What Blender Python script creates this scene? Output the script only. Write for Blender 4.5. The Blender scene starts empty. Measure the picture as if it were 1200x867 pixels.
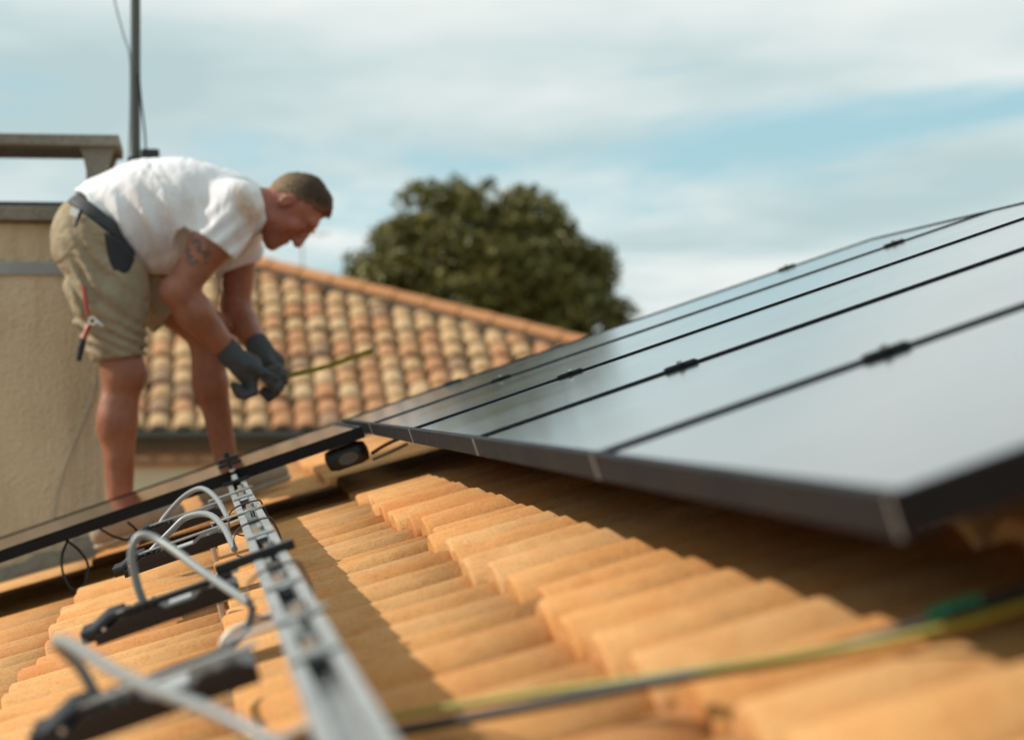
import bpy, bmesh, math, random
import numpy as np
from mathutils import Vector, Matrix
random.seed(7); np.random.seed(7)
sc = bpy.context.scene
COL = sc.collection
PI = math.pi

# ------------------------------------------------------------------ camera, sky, sun, exposure
HC = 4.6                                   # camera height above the ground (lying low over the roof)
FPX, YAW, TILT = 2832.0, 0.1292, 0.0124    # focal length in photo pixels, yaw to the right, upward tilt
cam = bpy.data.cameras.new('camera'); cam_o = bpy.data.objects.new('camera', cam); COL.objects.link(cam_o)
cam.sensor_width = 36.0; cam.lens = 36.0 * FPX / 1200.0
cam_o.location = (0, 0, HC); cam_o.rotation_euler = (PI/2 + TILT, 0, -YAW)
cam.clip_start = 0.05; cam.clip_end = 3000
cam.dof.use_dof = True; cam.dof.focus_distance = 4.6; cam.dof.aperture_fstop = 3.9
sc.camera = cam_o

TO_SUN = Vector((-0.775, 0.26, 0.560)).normalized()
SUN_EL = math.asin(TO_SUN.z); SUN_ROT = math.atan2(TO_SUN.x, TO_SUN.y)
w = bpy.data.worlds.new('World'); sc.world = w; w.use_nodes = True
nt = w.node_tree; nt.nodes.clear()
def wn(t, **k):
    n = nt.nodes.new(t)
    for a, b in k.items(): setattr(n, a, b)
    return n
L = nt.links.new
out = wn('ShaderNodeOutputWorld'); bg = wn('ShaderNodeBackground'); bg.inputs[1].default_value = 0.10
sky = wn('ShaderNodeTexSky', sky_type='NISHITA', sun_disc=False, sun_elevation=SUN_EL, sun_rotation=SUN_ROT)
sky.air_density = 1.0; sky.dust_density = 0.6; sky.ozone_density = 1.5
tc = wn('ShaderNodeTexCoord'); sep = wn('ShaderNodeSeparateXYZ'); L(tc.outputs['Generated'], sep.inputs[0])
zmax = wn('ShaderNodeMath', operation='MAXIMUM'); L(sep.outputs[2], zmax.inputs[0]); zmax.inputs[1].default_value = 0.0
zadd = wn('ShaderNodeMath', operation='ADD'); L(zmax.outputs[0], zadd.inputs[0]); zadd.inputs[1].default_value = 0.07
dx = wn('ShaderNodeMath', operation='DIVIDE'); L(sep.outputs[0], dx.inputs[0]); L(zadd.outputs[0], dx.inputs[1])
dy = wn('ShaderNodeMath', operation='DIVIDE'); L(sep.outputs[1], dy.inputs[0]); L(zadd.outputs[0], dy.inputs[1])
cmb = wn('ShaderNodeCombineXYZ'); L(dx.outputs[0], cmb.inputs[0]); L(dy.outputs[0], cmb.inputs[1])
CLOUD_SHIFT = (10.28, -20.15, 7.75)
mp = wn('ShaderNodeMapping'); L(cmb.outputs[0], mp.inputs[0]); mp.inputs['Location'].default_value = CLOUD_SHIFT
mp.inputs['Scale'].default_value = (0.42, 0.30, 1.0)
n1 = wn('ShaderNodeTexNoise'); n1.inputs['Scale'].default_value = 1.0; n1.inputs['Detail'].default_value = 7; n1.inputs['Roughness'].default_value = 0.62
n1.inputs['Distortion'].default_value = 0.35; L(mp.outputs[0], n1.inputs['Vector'])
r1 = wn('ShaderNodeValToRGB'); L(n1.outputs['Fac'], r1.inputs[0])
r1.color_ramp.elements[0].position = 0.37; r1.color_ramp.elements[1].position = 0.475
n2 = wn('ShaderNodeTexNoise'); n2.inputs['Scale'].default_value = 1.5; n2.inputs['Detail'].default_value = 6; L(mp.outputs[0], n2.inputs['Vector'])
r2 = wn('ShaderNodeValToRGB'); L(n2.outputs['Fac'], r2.inputs[0])
r2.color_ramp.elements[0].position = 0.40; r2.color_ramp.elements[0].color = (5.0, 6.45, 6.65, 1)
r2.color_ramp.elements[1].position = 0.58; r2.color_ramp.elements[1].color = (8.4, 8.95, 8.75, 1)
blue = wn('ShaderNodeMix', data_type='RGBA'); blue.inputs[0].default_value = 0.72
blue.inputs[7].default_value = (4.2, 7.1, 8.0, 1)                  # thin veil of high haze over the clear sky
L(sky.outputs[0], blue.inputs[6])
mixc = wn('ShaderNodeMix', data_type='RGBA'); L(r1.outputs[0], mixc.inputs[0]); L(blue.outputs[2], mixc.inputs[6]); L(r2.outputs[0], mixc.inputs[7])
L(mixc.outputs[2], bg.inputs[0]); L(bg.outputs[0], out.inputs[0])

sun = bpy.data.lights.new('sun', 'SUN'); sun.energy = 4.7; sun.angle = math.radians(0.5); sun.color = (1.0, 0.94, 0.84)
sun_o = bpy.data.objects.new('sun', sun); COL.objects.link(sun_o); sun_o.rotation_euler = TO_SUN.to_track_quat('Z', 'Y').to_euler()
sun_o.location = (-6, -1, 12)
vs = sc.view_settings; vs.view_transform = 'Standard'; vs.look = 'None'; vs.exposure = 0.0; vs.gamma = 1.0; vs.use_curve_mapping = False
sc.cycles.use_denoising = True

# ------------------------------------------------------------------ roof frame
A0, H0, P = 0.4274, 0.0594, 0.3293         # the panel plane: X of its lower edge, drop below camera, pitch
CP, SP = math.cos(P), math.sin(P)
Y0, W = 1.4616, 1.154                      # near edge of the array, panel pitch along the eave
def R(s, y, n):                            # (up-slope, along the eave, out of the slope) -> world
    return Vector((A0 + s*CP - n*SP, y, HC - H0 + s*SP + n*CP))
def view_ray(x, y):
    r = (x-600)/FPX; u = -(y-433.5)/FPX
    fw = math.cos(TILT) - u*math.sin(TILT); up = math.sin(TILT) + u*math.cos(TILT)
    return np.array([r*math.cos(YAW) + fw*math.sin(YAW), -r*math.sin(YAW) + fw*math.cos(YAW), up])
def at(x, y, Y):                           # world point that stands at depth Y
    d = view_ray(x, y); return d*Y/d[1] + np.array([0, 0, HC])
def project(p):
    X, Y, Z = p[0], p[1], p[2]-HC
    r = X*math.cos(YAW) - Y*math.sin(YAW); fw = X*math.sin(YAW) + Y*math.cos(YAW)
    f2 = fw*math.cos(TILT) + Z*math.sin(TILT); up = -fw*math.sin(TILT) + Z*math.cos(TILT)
    if f2 < 0.05: return None
    return 600 + FPX*r/f2, 433.5 - FPX*up/f2

# ------------------------------------------------------------------ helpers
def tag(o, label=None, cat=None, group=None, kind=None):
    if label: o['label'] = label
    if cat: o['category'] = cat
    if group: o['group'] = group
    if kind: o['kind'] = kind
    return o
def empty(name, loc=(0, 0, 0), rot=(0, 0, 0)):
    o = bpy.data.objects.new(name, None); COL.objects.link(o); o.location = loc; o.rotation_euler = rot
    o.empty_display_size = 0.1
    return o
def link(name, me, mat=None, parent=None, loc=None, rot=None):
    o = bpy.data.objects.new(name, me); COL.objects.link(o)
    if mat is not None and len(me.materials) == 0: me.materials.append(mat)
    if parent is not None: o.parent = parent
    if loc is not None: o.location = loc
    if rot is not None: o.rotation_euler = rot
    return o
class MB:
    def __init__(s): s.v = []; s.f = []; s.sm = []
    def add(s, vs, fs, smooth=False):
        b = len(s.v); s.v += [tuple(map(float, q)) for q in vs]; s.f += [tuple(i+b for i in q) for q in fs]; s.sm += [smooth]*len(fs); return s
    def box(s, a, b, M=None):
        (x0, y0, z0), (x1, y1, z1) = a, b
        vs = [Vector(q) for q in ((x0,y0,z0),(x1,y0,z0),(x1,y1,z0),(x0,y1,z0),(x0,y0,z1),(x1,y0,z1),(x1,y1,z1),(x0,y1,z1))]
        if M is not None: vs = [M @ q for q in vs]
        return s.add(vs, [(0,3,2,1),(4,5,6,7),(0,1,5,4),(1,2,6,5),(2,3,7,6),(3,0,4,7)])
    def bbox(s, a, b, r=0.004, M=None):    # box with chamfered edges
        bm = bmesh.new(); bmesh.ops.create_cube(bm, size=1)
        c = [(a[i]+b[i])/2 for i in range(3)]; d = [b[i]-a[i] for i in range(3)]
        for q in bm.verts: q.co = Vector((c[0]+q.co.x*d[0], c[1]+q.co.y*d[1], c[2]+q.co.z*d[2]))
        bmesh.ops.bevel(bm, geom=list(bm.edges), offset=min(r, min(d)*0.45), segments=2, profile=0.6, affect='EDGES')
        vs = [q.co.copy() for q in bm.verts]
        if M is not None: vs = [M @ q for q in vs]
        bm.verts.index_update()
        s.add(vs, [tuple(q.index for q in f.verts) for f in bm.faces]); bm.free(); return s
    def tube(s, pts, r, n=8, caps=True, smooth=True):
        pts = [Vector(q) for q in pts]; k = len(pts)
        rs = r if hasattr(r, '__len__') else [r]*k
        T = [(pts[min(i+1, k-1)] - pts[max(i-1, 0)]).normalized() for i in range(k)]
        up = Vector((0, 0, 1)) if abs(T[0].z) < 0.9 else Vector((1, 0, 0))
        N = (up - T[0]*up.dot(T[0])).normalized(); vs = []
        for i in range(k):
            N = (N - T[i]*N.dot(T[i])).normalized(); B = T[i].cross(N)
            vs += [pts[i] + (N*math.cos(2*PI*j/n) + B*math.sin(2*PI*j/n))*rs[i] for j in range(n)]
        fs = [(i*n+j, i*n+(j+1) % n, (i+1)*n+(j+1) % n, (i+1)*n+j) for i in range(k-1) for j in range(n)]
        s.add(vs, fs, smooth)
        if caps: s.add(vs[:n], [tuple(range(n))[::-1]]); s.add(vs[-n:], [tuple(range(n))])
        return s
    def cyl(s, a, b, r, n=12, r2=None): return s.tube([a, b], [r, r if r2 is None else r2], n)
    def prism(s, poly, z0, z1, M=None):    # polygon in xy extruded in z
        n = len(poly); vs = [Vector((x, y, z0)) for x, y in poly] + [Vector((x, y, z1)) for x, y in poly]
        if M is not None: vs = [M @ q for q in vs]
        return s.add(vs, [tuple(range(n))[::-1], tuple(range(n, 2*n))] + [(i, (i+1) % n, n+(i+1) % n, n+i) for i in range(n)])
    def mesh(s, name):
        me = bpy.data.meshes.new(name); me.from_pydata(s.v, [], s.f)
        me.polygons.foreach_set('use_smooth', s.sm); me.update(); return me
    def build(s, name, mat, parent=None, loc=None, rot=None): return link(name, s.mesh(name), mat, parent, loc, rot)
def spline(pts, n=8):                      # Catmull-Rom through the points
    pts = [Vector(q) for q in pts]; q = [pts[0]*2-pts[1]] + pts + [pts[-1]*2-pts[-2]]; o = []
    for i in range(1, len(q)-2):
        a, b, c, d = q[i-1], q[i], q[i+1], q[i+2]
        for j in range(n):
            t = j/n; o.append(0.5*((2*b) + (c-a)*t + (2*a-5*b+4*c-d)*t*t + (-a+3*b-3*c+d)*t**3))
    o.append(pts[-1]); return o

# ------------------------------------------------------------------ materials
class Mat:
    def __init__(s, name):
        s.m = bpy.data.materials.new(name); s.m.use_nodes = True; s.nt = s.m.node_tree
        s.p = s.nt.nodes['Principled BSDF']
    def n(s, t, **k):
        q = s.nt.nodes.new(t)
        for a, b in k.items(): setattr(q, a, b)
        return q
    def l(s, a, b): s.nt.links.new(a, b)
    def coord(s, kind='Object'): return s.n('ShaderNodeTexCoord').outputs[kind]
    def noise(s, vec, scale, detail=4, rough=0.55):
        q = s.n('ShaderNodeTexNoise'); q.inputs['Scale'].default_value = scale; q.inputs['Detail'].default_value = detail; q.inputs['Roughness'].default_value = rough
        if vec is not None: s.l(vec, q.inputs['Vector'])
        return q.outputs['Fac']
    def ramp(s, fac, stops, interp='LINEAR'):
        q = s.n('ShaderNodeValToRGB'); cr = q.color_ramp; cr.interpolation = interp
        while len(cr.elements) < len(stops): cr.elements.new(0.5)
        for e, (p_, c) in zip(cr.elements, stops):
            e.position = p_; e.color = (c, c, c, 1) if not hasattr(c, '__len__') else (*c, 1)
        s.l(fac, q.inputs[0]); return q.outputs[0]
    def mix(s, fac, a, b, blend='MIX'):
        q = s.n('ShaderNodeMix', data_type='RGBA', blend_type=blend)
        for i, v in ((0, fac), (6, a), (7, b)):
            if hasattr(v, 'links'): s.l(v, q.inputs[i])
            elif i == 0: q.inputs[0].default_value = v
            else: q.inputs[i].default_value = (*v, 1)
        return q.outputs[2]
    def math(s, op, a, b=None, clamp=False):
        q = s.n('ShaderNodeMath', operation=op, use_clamp=clamp)
        for i, v in ((0, a), (1, b)):
            if v is None: continue
            if hasattr(v, 'links'): s.l(v, q.inputs[i])
            else: q.inputs[i].default_value = v
        return q.outputs[0]
    def bump(s, h, strength=0.3, dist=0.01):
        q = s.n('ShaderNodeBump'); q.inputs['Strength'].default_value = strength; q.inputs['Distance'].default_value = dist
        s.l(h, q.inputs['Height']); s.l(q.outputs[0], s.p.inputs['Normal'])
    def base(s, c):
        if hasattr(c, 'links'): s.l(c, s.p.inputs['Base Color'])
        else: s.p.inputs['Base Color'].default_value = (*c, 1)
        return s
    def set(s, rough=0.5, metal=0.0, spec=0.5):
        s.p.inputs['Roughness'].default_value = rough; s.p.inputs['Metallic'].default_value = metal; s.p.inputs['Specular IOR Level'].default_value = spec; return s
def plain(name, c, rough=0.5, metal=0.0, spec=0.5, var=0.12, scale=30, bump=0.0):
    m = Mat(name); v = m.coord(); f = m.noise(v, scale, 5)
    m.base(m.mix(f, tuple(x*(1-var) for x in c), tuple(min(1, x*(1+var)) for x in c))).set(rough, metal, spec)
    m.l(m.ramp(m.noise(v, scale*0.37, 4), [(0.3, max(0.02, rough-0.08)), (0.7, min(1, rough+0.1))]), m.p.inputs['Roughness'])
    if bump: m.bump(f, bump, 0.002)
    return m.m
def terracotta(name, stops, interp='LINEAR', mottle=0.5, sand=(0.66, 0.42, 0.20), grime=0.2, tint=(0.90, 0.90, 0.90)):
    m = Mat(name); oi = m.n('ShaderNodeObjectInfo'); v = m.coord()
    vm = m.n('ShaderNodeVectorMath', operation='ADD'); m.l(v, vm.inputs[0])
    sc_ = m.math('MULTIPLY', oi.outputs['Random'], 37.0); cx = m.n('ShaderNodeCombineXYZ')
    for i in range(3): m.l(sc_, cx.inputs[i])
    m.l(cx.outputs[0], vm.inputs[1]); v2 = vm.outputs[0]
    c = m.ramp(oi.outputs['Random'], stops, interp)
    blot = m.ramp(m.noise(v2, 9, 5, 0.6), [(0.35, 0.0), (0.7, mottle)])
    c = m.mix(blot, c, sand)
    redden = m.ramp(m.noise(v2, 23, 6, 0.65), [(0.48, 0.0), (0.72, 0.45)])
    c = m.mix(redden, c, tuple(x*k for x, k in zip(stops[0][1], (0.92, 0.68, 0.5))))
    speck = m.ramp(m.noise(v2, 210, 3, 0.6), [(0.30, 0.72), (0.5, 1.0)])
    c = m.mix(1.0, c, speck, 'MULTIPLY')
    stain = m.ramp(m.noise(v2, 6.5, 7, 0.7), [(0.52, 0.0), (0.74, grime)]); c = m.mix(stain, c, tuple(x*0.45 for x in stops[1][1]))
    c = m.mix(1.0, c, tint, 'MULTIPLY'); m.base(c).set(0.88, 0, 0.2)
    m.bump(m.math('ADD', m.noise(v2, 160, 5, 0.7), m.math('MULTIPLY', m.noise(v2, 18, 3), 1.6)), 0.45, 0.004)
    return m.m

M = {}
M['tile'] = terracotta('sandy terracotta', [(0.0, (0.62, 0.28, 0.085)), (0.3, (0.65, 0.315, 0.105)), (0.6, (0.66, 0.345, 0.125)), (0.8, (0.63, 0.355, 0.15)), (0.92, (0.57, 0.225, 0.068)), (1.0, (0.60, 0.265, 0.08))], mottle=0.5, sand=(0.66, 0.395, 0.175), grime=0.45, tint=(0.90, 0.875, 0.86))
M['old_tile'] = terracotta('old roof tile', [(0.0, (0.58, 0.38, 0.20)), (0.24, (0.48, 0.22, 0.105)), (0.44, (0.55, 0.34, 0.175)), (0.64, (0.29, 0.185, 0.12)), (0.75, (0.52, 0.265, 0.13)), (0.88, (0.60, 0.42, 0.235))], 'CONSTANT', mottle=0.45, sand=(0.46, 0.28, 0.145), grime=0.5)
M['hip_tile'] = terracotta('hip tile', [(0.0, (0.62, 0.29, 0.13)), (1.0, (0.56, 0.25, 0.11))], mottle=0.2)
m = Mat('panel glass'); v = m.coord()
br = m.n('ShaderNodeTexBrick'); br.offset = 0.0; m.l(v, br.inputs['Vector']); br.inputs['Scale'].default_value = 1.0
br.inputs['Brick Width'].default_value = 0.168; br.inputs['Row Height'].default_value = 0.0915; br.inputs['Mortar Size'].default_value = 0.0012
br.inputs['Color1'].default_value = (0.006, 0.007, 0.010, 1); br.inputs['Color2'].default_value = (0.007, 0.008, 0.012, 1); br.inputs['Mortar'].default_value = (0.004, 0.004, 0.005, 1)
m.l(br.outputs['Color'], m.p.inputs['Base Color']); m.set(0.05, 0, 0.5); m.p.inputs['IOR'].default_value = 1.55; m.p.inputs['Coat Weight'].default_value = 0.55; m.p.inputs['Coat IOR'].default_value = 1.5; m.p.inputs['Coat Roughness'].default_value = 0.09
dust = m.noise(v, 2.2, 6, 0.6); m.l(m.ramp(dust, [(0.3, 0.08), (0.75, 0.14)]), m.p.inputs['Roughness'])
m.bump(m.noise(v, 3.0, 2), 0.03, 0.004)
M['glass'] = m.m
M['frame'] = plain('black anodised frame', (0.010, 0.0115, 0.014), 0.6, 0.0, 0.12, 0.25, 14, 0.05)
M['black'] = plain('black plastic', (0.010, 0.010, 0.011), 0.30, 0, 0.35, 0.3, 40, 0.1)
M['rubber'] = plain('black cable sheath', (0.018, 0.017, 0.018), 0.5, 0, 0.4)
M['alu'] = plain('mill aluminium', (0.45, 0.45, 0.44), 0.38, 0.9, 0.5, 0.28, 38, 0.15)
M['bare'] = plain('cut aluminium edge', (0.40, 0.39, 0.37), 0.45, 0.3)
M['steel'] = plain('steel bolt', (0.62, 0.61, 0.59), 0.28, 1.0, 0.5, 0.1, 80)
M['cable'] = plain('grey cable sheath', (0.19, 0.205, 0.205), 0.42, 0, 0.5, 0.1, 60)
M['plate'] = plain('pale label', (0.34, 0.35, 0.36), 0.4)
M['hook'] = plain('dusty steel hook', (0.46, 0.39, 0.31), 0.5, 0.35, 0.5, 0.2, 60)
M['yellow'] = None
m = Mat('earth wire sheath'); wv = m.coord()
m.base(m.ramp(m.noise(wv, 8, 2), [(0.35, (0.27, 0.235, 0.015)), (0.7, (0.19, 0.21, 0.02))])).set(0.45); M['yellow'] = m.m
M['green'] = plain('green tape', (0.015, 0.26, 0.13), 0.5, 0, 0.5, 0.15)
m = Mat('stucco'); v = m.coord()
c = m.mix(m.ramp(m.noise(v, 2.6, 5, 0.6), [(0.3, 0.0), (0.75, 1.0)]), (0.58, 0.475, 0.32), (0.70, 0.60, 0.44))
c = m.mix(m.ramp(m.noise(v, 5.5, 6, 0.7), [(0.58, 0.0), (0.78, 0.55)]), c, (0.27, 0.205, 0.115))
vr = m.n('ShaderNodeTexVoronoi'); vr.inputs['Scale'].default_value = 95; vr.feature = 'SMOOTH_F1'; m.l(v, vr.inputs['Vector'])
mpv = m.n('ShaderNodeMapping'); mpv.inputs['Scale'].default_value = (9, 9, 0.8); m.l(v, mpv.inputs[0])
c = m.mix(m.ramp(m.noise(mpv.outputs[0], 1.0, 5, 0.6), [(0.50, 0.0), (0.72, 0.45)]), c, (0.25, 0.20, 0.13))
m.base(c).set(0.95, 0, 0.15); m.bump(m.math('ADD', m.noise(v, 55, 5, 0.65), m.math('MULTIPLY', vr.outputs['Distance'], 0.9)), 0.8, 0.009); M['stucco'] = m.m
m = Mat('weathered concrete'); v = m.coord()
c = m.mix(m.noise(v, 6, 6, 0.65), (0.16, 0.145, 0.12), (0.36, 0.33, 0.275))
c = m.mix(m.ramp(m.noise(v, 90, 4, 0.7), [(0.35, 0.5), (0.6, 0.0)]), c, (0.10, 0.09, 0.075))
m.base(c).set(0.95, 0, 0.15); m.bump(m.noise(v, 70, 5, 0.7), 0.7, 0.01); M['concrete'] = m.m
M['mortar'] = plain('rough mortar', (0.24, 0.205, 0.16), 0.95, 0, 0.15, 0.35, 26, 0.9)
M['zinc'] = plain('zinc strap', (0.30, 0.315, 0.325), 0.5, 0.5, 0.5, 0.12)
M['dark_metal'] = plain('dark painted metal', (0.035, 0.036, 0.038), 0.5, 0.3)
m = Mat('rusty mast'); v = m.coord(); sp = m.n('ShaderNodeSeparateXYZ'); m.l(v, sp.inputs[0])
g = m.math('ADD', sp.outputs[2], m.math('MULTIPLY', m.noise(v, 9, 5), 0.5))
m.base(m.ramp(g, [(0.28, (0.05, 0.028, 0.016)), (0.62, (0.10, 0.046, 0.02)), (0.86, (0.10, 0.11, 0.10))])).set(0.55, 0.5); M['mast'] = m.m
M['cream'] = plain('cream render', (0.78, 0.66, 0.48), 0.95, 0, 0.15, 0.08, 3, 0.3)
M['gutter'] = plain('grey zinc gutter', (0.13, 0.14, 0.15), 0.5, 0.4)
M['brick'] = plain('cornice clay', (0.58, 0.25, 0.14), 0.9, 0, 0.2, 0.3, 7)
M['clay_pink'] = plain('cornice tile ends', (0.66, 0.45, 0.31), 0.9, 0, 0.2, 0.35, 9)
M['deck'] = plain('roof boarding', (0.12, 0.075, 0.045), 0.9, 0, 0.2, 0.3, 8)
M['wall'] = plain('house render', (0.60, 0.52, 0.40), 0.95, 0, 0.15, 0.08, 2, 0.3)
m = Mat('ground'); v = m.coord()
c = m.mix(m.ramp(m.noise(v, 0.12, 6), [(0.35, 0.0), (0.65, 1.0)]), (0.20, 0.17, 0.10), (0.38, 0.31, 0.22))
m.base(m.mix(m.ramp(m.noise(v, 3, 5), [(0.3, 0.5), (0.7, 0.0)]), c, (0.14, 0.125, 0.07))).set(0.95, 0, 0.1); m.bump(m.noise(v, 2, 5), 0.6, 0.2); M['ground'] = m.m
m = Mat('leaf'); oi = m.n('ShaderNodeNewGeometry')
c = m.ramp(oi.outputs['Random Per Island'], [(0.0, (0.075, 0.074, 0.014)), (0.5, (0.13, 0.118, 0.022)), (1.0, (0.20, 0.17, 0.04))])
m.base(c).set(0.55, 0, 0.35); M['leaf'] = m.m
M['bark'] = plain('bark', (0.10, 0.075, 0.05), 0.95, 0, 0.1, 0.4, 6, 0.8)

# ------------------------------------------------------------------ ground
g = MB(); S = 1200; g.add([(-S, -S, 0), (S, -S, 0), (S, S, 0), (-S, S, 0)], [(0, 1, 2, 3)])
tag(g.build('ground', M['ground']), kind='structure')

# ------------------------------------------------------------------ the house under the panels
def tile_mesh(seed, pitch=0.192, length=0.425, H=0.054, half=0.089, t=0.032, EXP=2.05):
    """one barrel tile with its flat pan: u up-slope (x), v across (y), w out (z)"""
    rn = random.Random(seed); na = 14
    def prof(k, shrink):
        hw = half*(1-0.13*k); h = H*(1-0.05*k); top = []; bot = []
        for i in range(na+1):
            q = -1 + 2*i/na; wv_ = h*(1-abs(q)**EXP)**0.55
            top.append((q*(hw-shrink), wv_ - shrink)); qi = q*(hw-t-shrink*0.3)/1.0
            bot.append((qi, (h-t)*(1-abs(q)**EXP)**0.55 - 0.001))
        top += [(half+0.003, -0.010-shrink*0.4), (pitch-half+0.004, -0.011-shrink*0.4)]
        bot += [(half+0.002, -0.022), (pitch-half+0.004, -0.022)]
        return top, bot
    rings = [(0.0, 0.0, 0.0045), (0.006, 0.0, 0.0), (0.20, 0.47, 0.0), (length, 1.0, 0.0)]
    b = MB(); vs = []; n = na+3
    bend = rn.uniform(-0.003, 0.003); wob = [rn.uniform(-0.0012, 0.0012) for _ in range(n)]
    for u, k, shr in rings:
        tp, bt = prof(k*1.0, shr)
        for i, (vv, ww) in enumerate(tp): vs.append((u, vv + bend*(u/length)**2, ww + wob[i]))
        for i, (vv, ww) in enumerate(bt): vs.append((u, vv + bend*(u/length)**2, ww))
    st = 2*n; top = []; oth = []
    for r_ in range(len(rings)-1):
        for i in range(n-1):
            a = r_*st + i; top.append((a, a+1, a+st+1, a+st)); c_ = r_*st + n + i; oth.append((c_, c_+st, c_+st+1, c_+1))
        a = r_*st; oth.append((a, a+st, a+st+n, a+n)); a = r_*st + n-1; oth.append((a, a+n, a+st+n, a+st))
    for i in range(n-1):
        oth.append((i, i+n, i+n+1, i+1)); a = (len(rings)-1)*st + i; oth.append((a, a+1, a+n+1, a+n))
    b.add(vs, [q[::-1] for q in top], True); me0 = b
    me0.f += [q[::-1] for q in oth]; me0.sm += [False]*len(oth)
    me = me0.mesh('tile')
    bm = bmesh.new(); bm.from_mesh(me); bmesh.ops.recalc_face_normals(bm, faces=bm.faces); bm.to_mesh(me); bm.free()
    return me
TILES = [tile_mesh(i) for i in range(5)]
for t_ in TILES: t_.materials.append(M['tile'])
def join_copies(name, items, mat, parent):       # items: (mesh, matrix) -> one mesh
    V = []; F = []; SM = []
    for me, mx in items:
        co = np.empty(len(me.vertices)*3); me.vertices.foreach_get('co', co); co = co.reshape(-1, 3)
        m4 = np.array(mx); b = len(V); V.extend((co @ m4[:3, :3].T + m4[:3, 3]).tolist())
        for q in me.polygons: F.append(tuple(i+b for i in q.vertices)); SM.append(q.use_smooth)
    me = bpy.data.meshes.new(name); me.from_pydata(V, [], F); me.polygons.foreach_set('use_smooth', SM); me.update()
    return link(name, me, mat, parent)

COURSE, PITCH = 0.365, 0.192
S_FRONT = -0.090                                 # front of the course that ends below the array
TILE_N = -0.149 - 0.054                          # base of a tile front below the panel plane
DELTA = 0.018/COURSE
Y_END = 10.25; S_RIDGE = 2.12; S_EAVE = S_FRONT - 6*COURSE
RX, RZ = R(S_RIDGE, 0, TILE_N-0.05).x, R(S_RIDGE, 0, TILE_N-0.05).z
EX, EZ = R(S_EAVE-0.04, 0, TILE_N-0.05).x, R(S_EAVE-0.04, 0, TILE_N-0.05).z
house = empty('house', (RX, 3.0, 0)); HB = Vector((RX, 3.0, 0))
tag(house, 'house in the foreground with a sandy terracotta tiled roof under the solar panels', 'house')
d = MB(); TH = 0.12; ex2 = 2*RX - EX
prof_ = [(EX, EZ), (RX, RZ), (ex2, EZ), (ex2, EZ-TH), (RX, RZ-TH), (EX, EZ-TH)]
vsx = [Vector((x, -3.0, z))-HB for x, z in prof_] + [Vector((x, Y_END, z))-HB for x, z in prof_]
d.add(vsx, [(0, 6, 7, 1), (1, 7, 8, 2), (2, 8, 9, 3), (3, 9, 10, 4), (4, 10, 11, 5), (5, 11, 6, 0), (0, 1, 4, 5), (1, 2, 3, 4), (11, 10, 7, 6), (10, 9, 8, 7)])
roof = d.build('roof', M['deck'], house)
wl = MB(); wz = EZ-TH-0.01
x0, x1, y0_, y1_ = EX+0.35-RX, ex2-0.35-RX, -2.7-3.0, Y_END-0.3-3.0
gz = RZ-TH-0.02
wl.add([(x0, y0_, 0), (x1, y0_, 0), (x1, y1_, 0), (x0, y1_, 0), (x0, y0_, wz), (x1, y0_, wz), (x1, y1_, wz), (x0, y1_, wz), (0, y0_, gz), (0, y1_, gz)],
       [(0, 1, 5, 8, 4), (2, 3, 7, 9, 6), (1, 2, 6, 5), (3, 0, 4, 7)])
wl.build('wall', M['wall'], house)
vis = []; rest = []
for k in range(-6, 6):
    for j in range(-15, 54):
        y = 0.04 + j*PITCH
        if y > Y_END-0.12: continue
        rr = random.Random(k*977+j)
        s = S_FRONT + k*COURSE + rr.uniform(-0.012, 0.012) + 0.009*math.sin(j*0.9+k)
        if k == -6: s = S_FRONT + k*COURSE
        nn = TILE_N + rr.uniform(-0.006, 0.006)
        loc = R(s, y, nn); rot = (rr.uniform(-0.012, 0.012), -(P-DELTA)+rr.uniform(-0.009, 0.009), rr.uniform(-0.012, 0.012))
        if s + 0.42 > S_RIDGE+0.05: rot = (0, -(P-DELTA), 0)
        me = TILES[rr.randrange(5)]
        ok = False
        if k <= 1 and y > 1.35 and not (y > 8.35 and s < -0.75):
            for q in ((s, y, nn+0.05), (s+0.36, y, nn+0.025), (s+0.18, y, nn+0.04)):
                pp = project(R(*q))
                if pp and -12 < pp[0] < 1215 and 470 < pp[1] < 885: ok = True
        (vis if ok else rest).append((y, me, loc, rot))
vis.sort(key=lambda q: q[0])
rest += vis[296:]; vis = vis[:296]
for y, me, loc, rot in vis:
    o = link('tile', me, None, roof, loc-HB, rot)
print('roof tiles', len(vis), len(rest))
items = [(me, Matrix.Translation(loc-HB) @ Matrix(Matrix.Rotation(rot[2], 3, 'Z') @ Matrix.Rotation(rot[1], 3, 'Y') @ Matrix.Rotation(rot[0], 3, 'X')).to_4x4()) for y, me, loc, rot in rest]
back = []
tag(join_copies('tile_field', items, M['tile'], roof), kind='stuff')
for k in range(12):                               # far slope, behind the ridge
    for j in range(-15, 54):
        y = 0.04 + j*PITCH
        if y > Y_END-0.12: continue
        loc = R(S_FRONT + (k-6)*COURSE, y, TILE_N)-HB
        back.append((TILES[(j*3+k) % 5], Matrix.Rotation(PI, 4, 'Z') @ Matrix.Translation(Vector((loc.x, -loc.y, loc.z))) @ Matrix.Rotation(-(P-DELTA), 4, 'Y')))
tag(join_copies('tile_field', back, M['tile'], roof), kind='stuff')
rid = MB(); na = 10
prf = [(0.105*math.cos(PI*i/na), 0.075*math.sin(PI*i/na)) for i in range(na+1)]
prf2 = [(0.088*math.cos(PI*i/na), 0.06*math.sin(PI*i/na)) for i in range(na, -1, -1)]
n_ = len(prf)+len(prf2)
pl = prf + prf2
rvs = [(x, 0, z) for x, z in pl] + [(x*0.9, 0.42, z*0.9) for x, z in pl]
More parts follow.
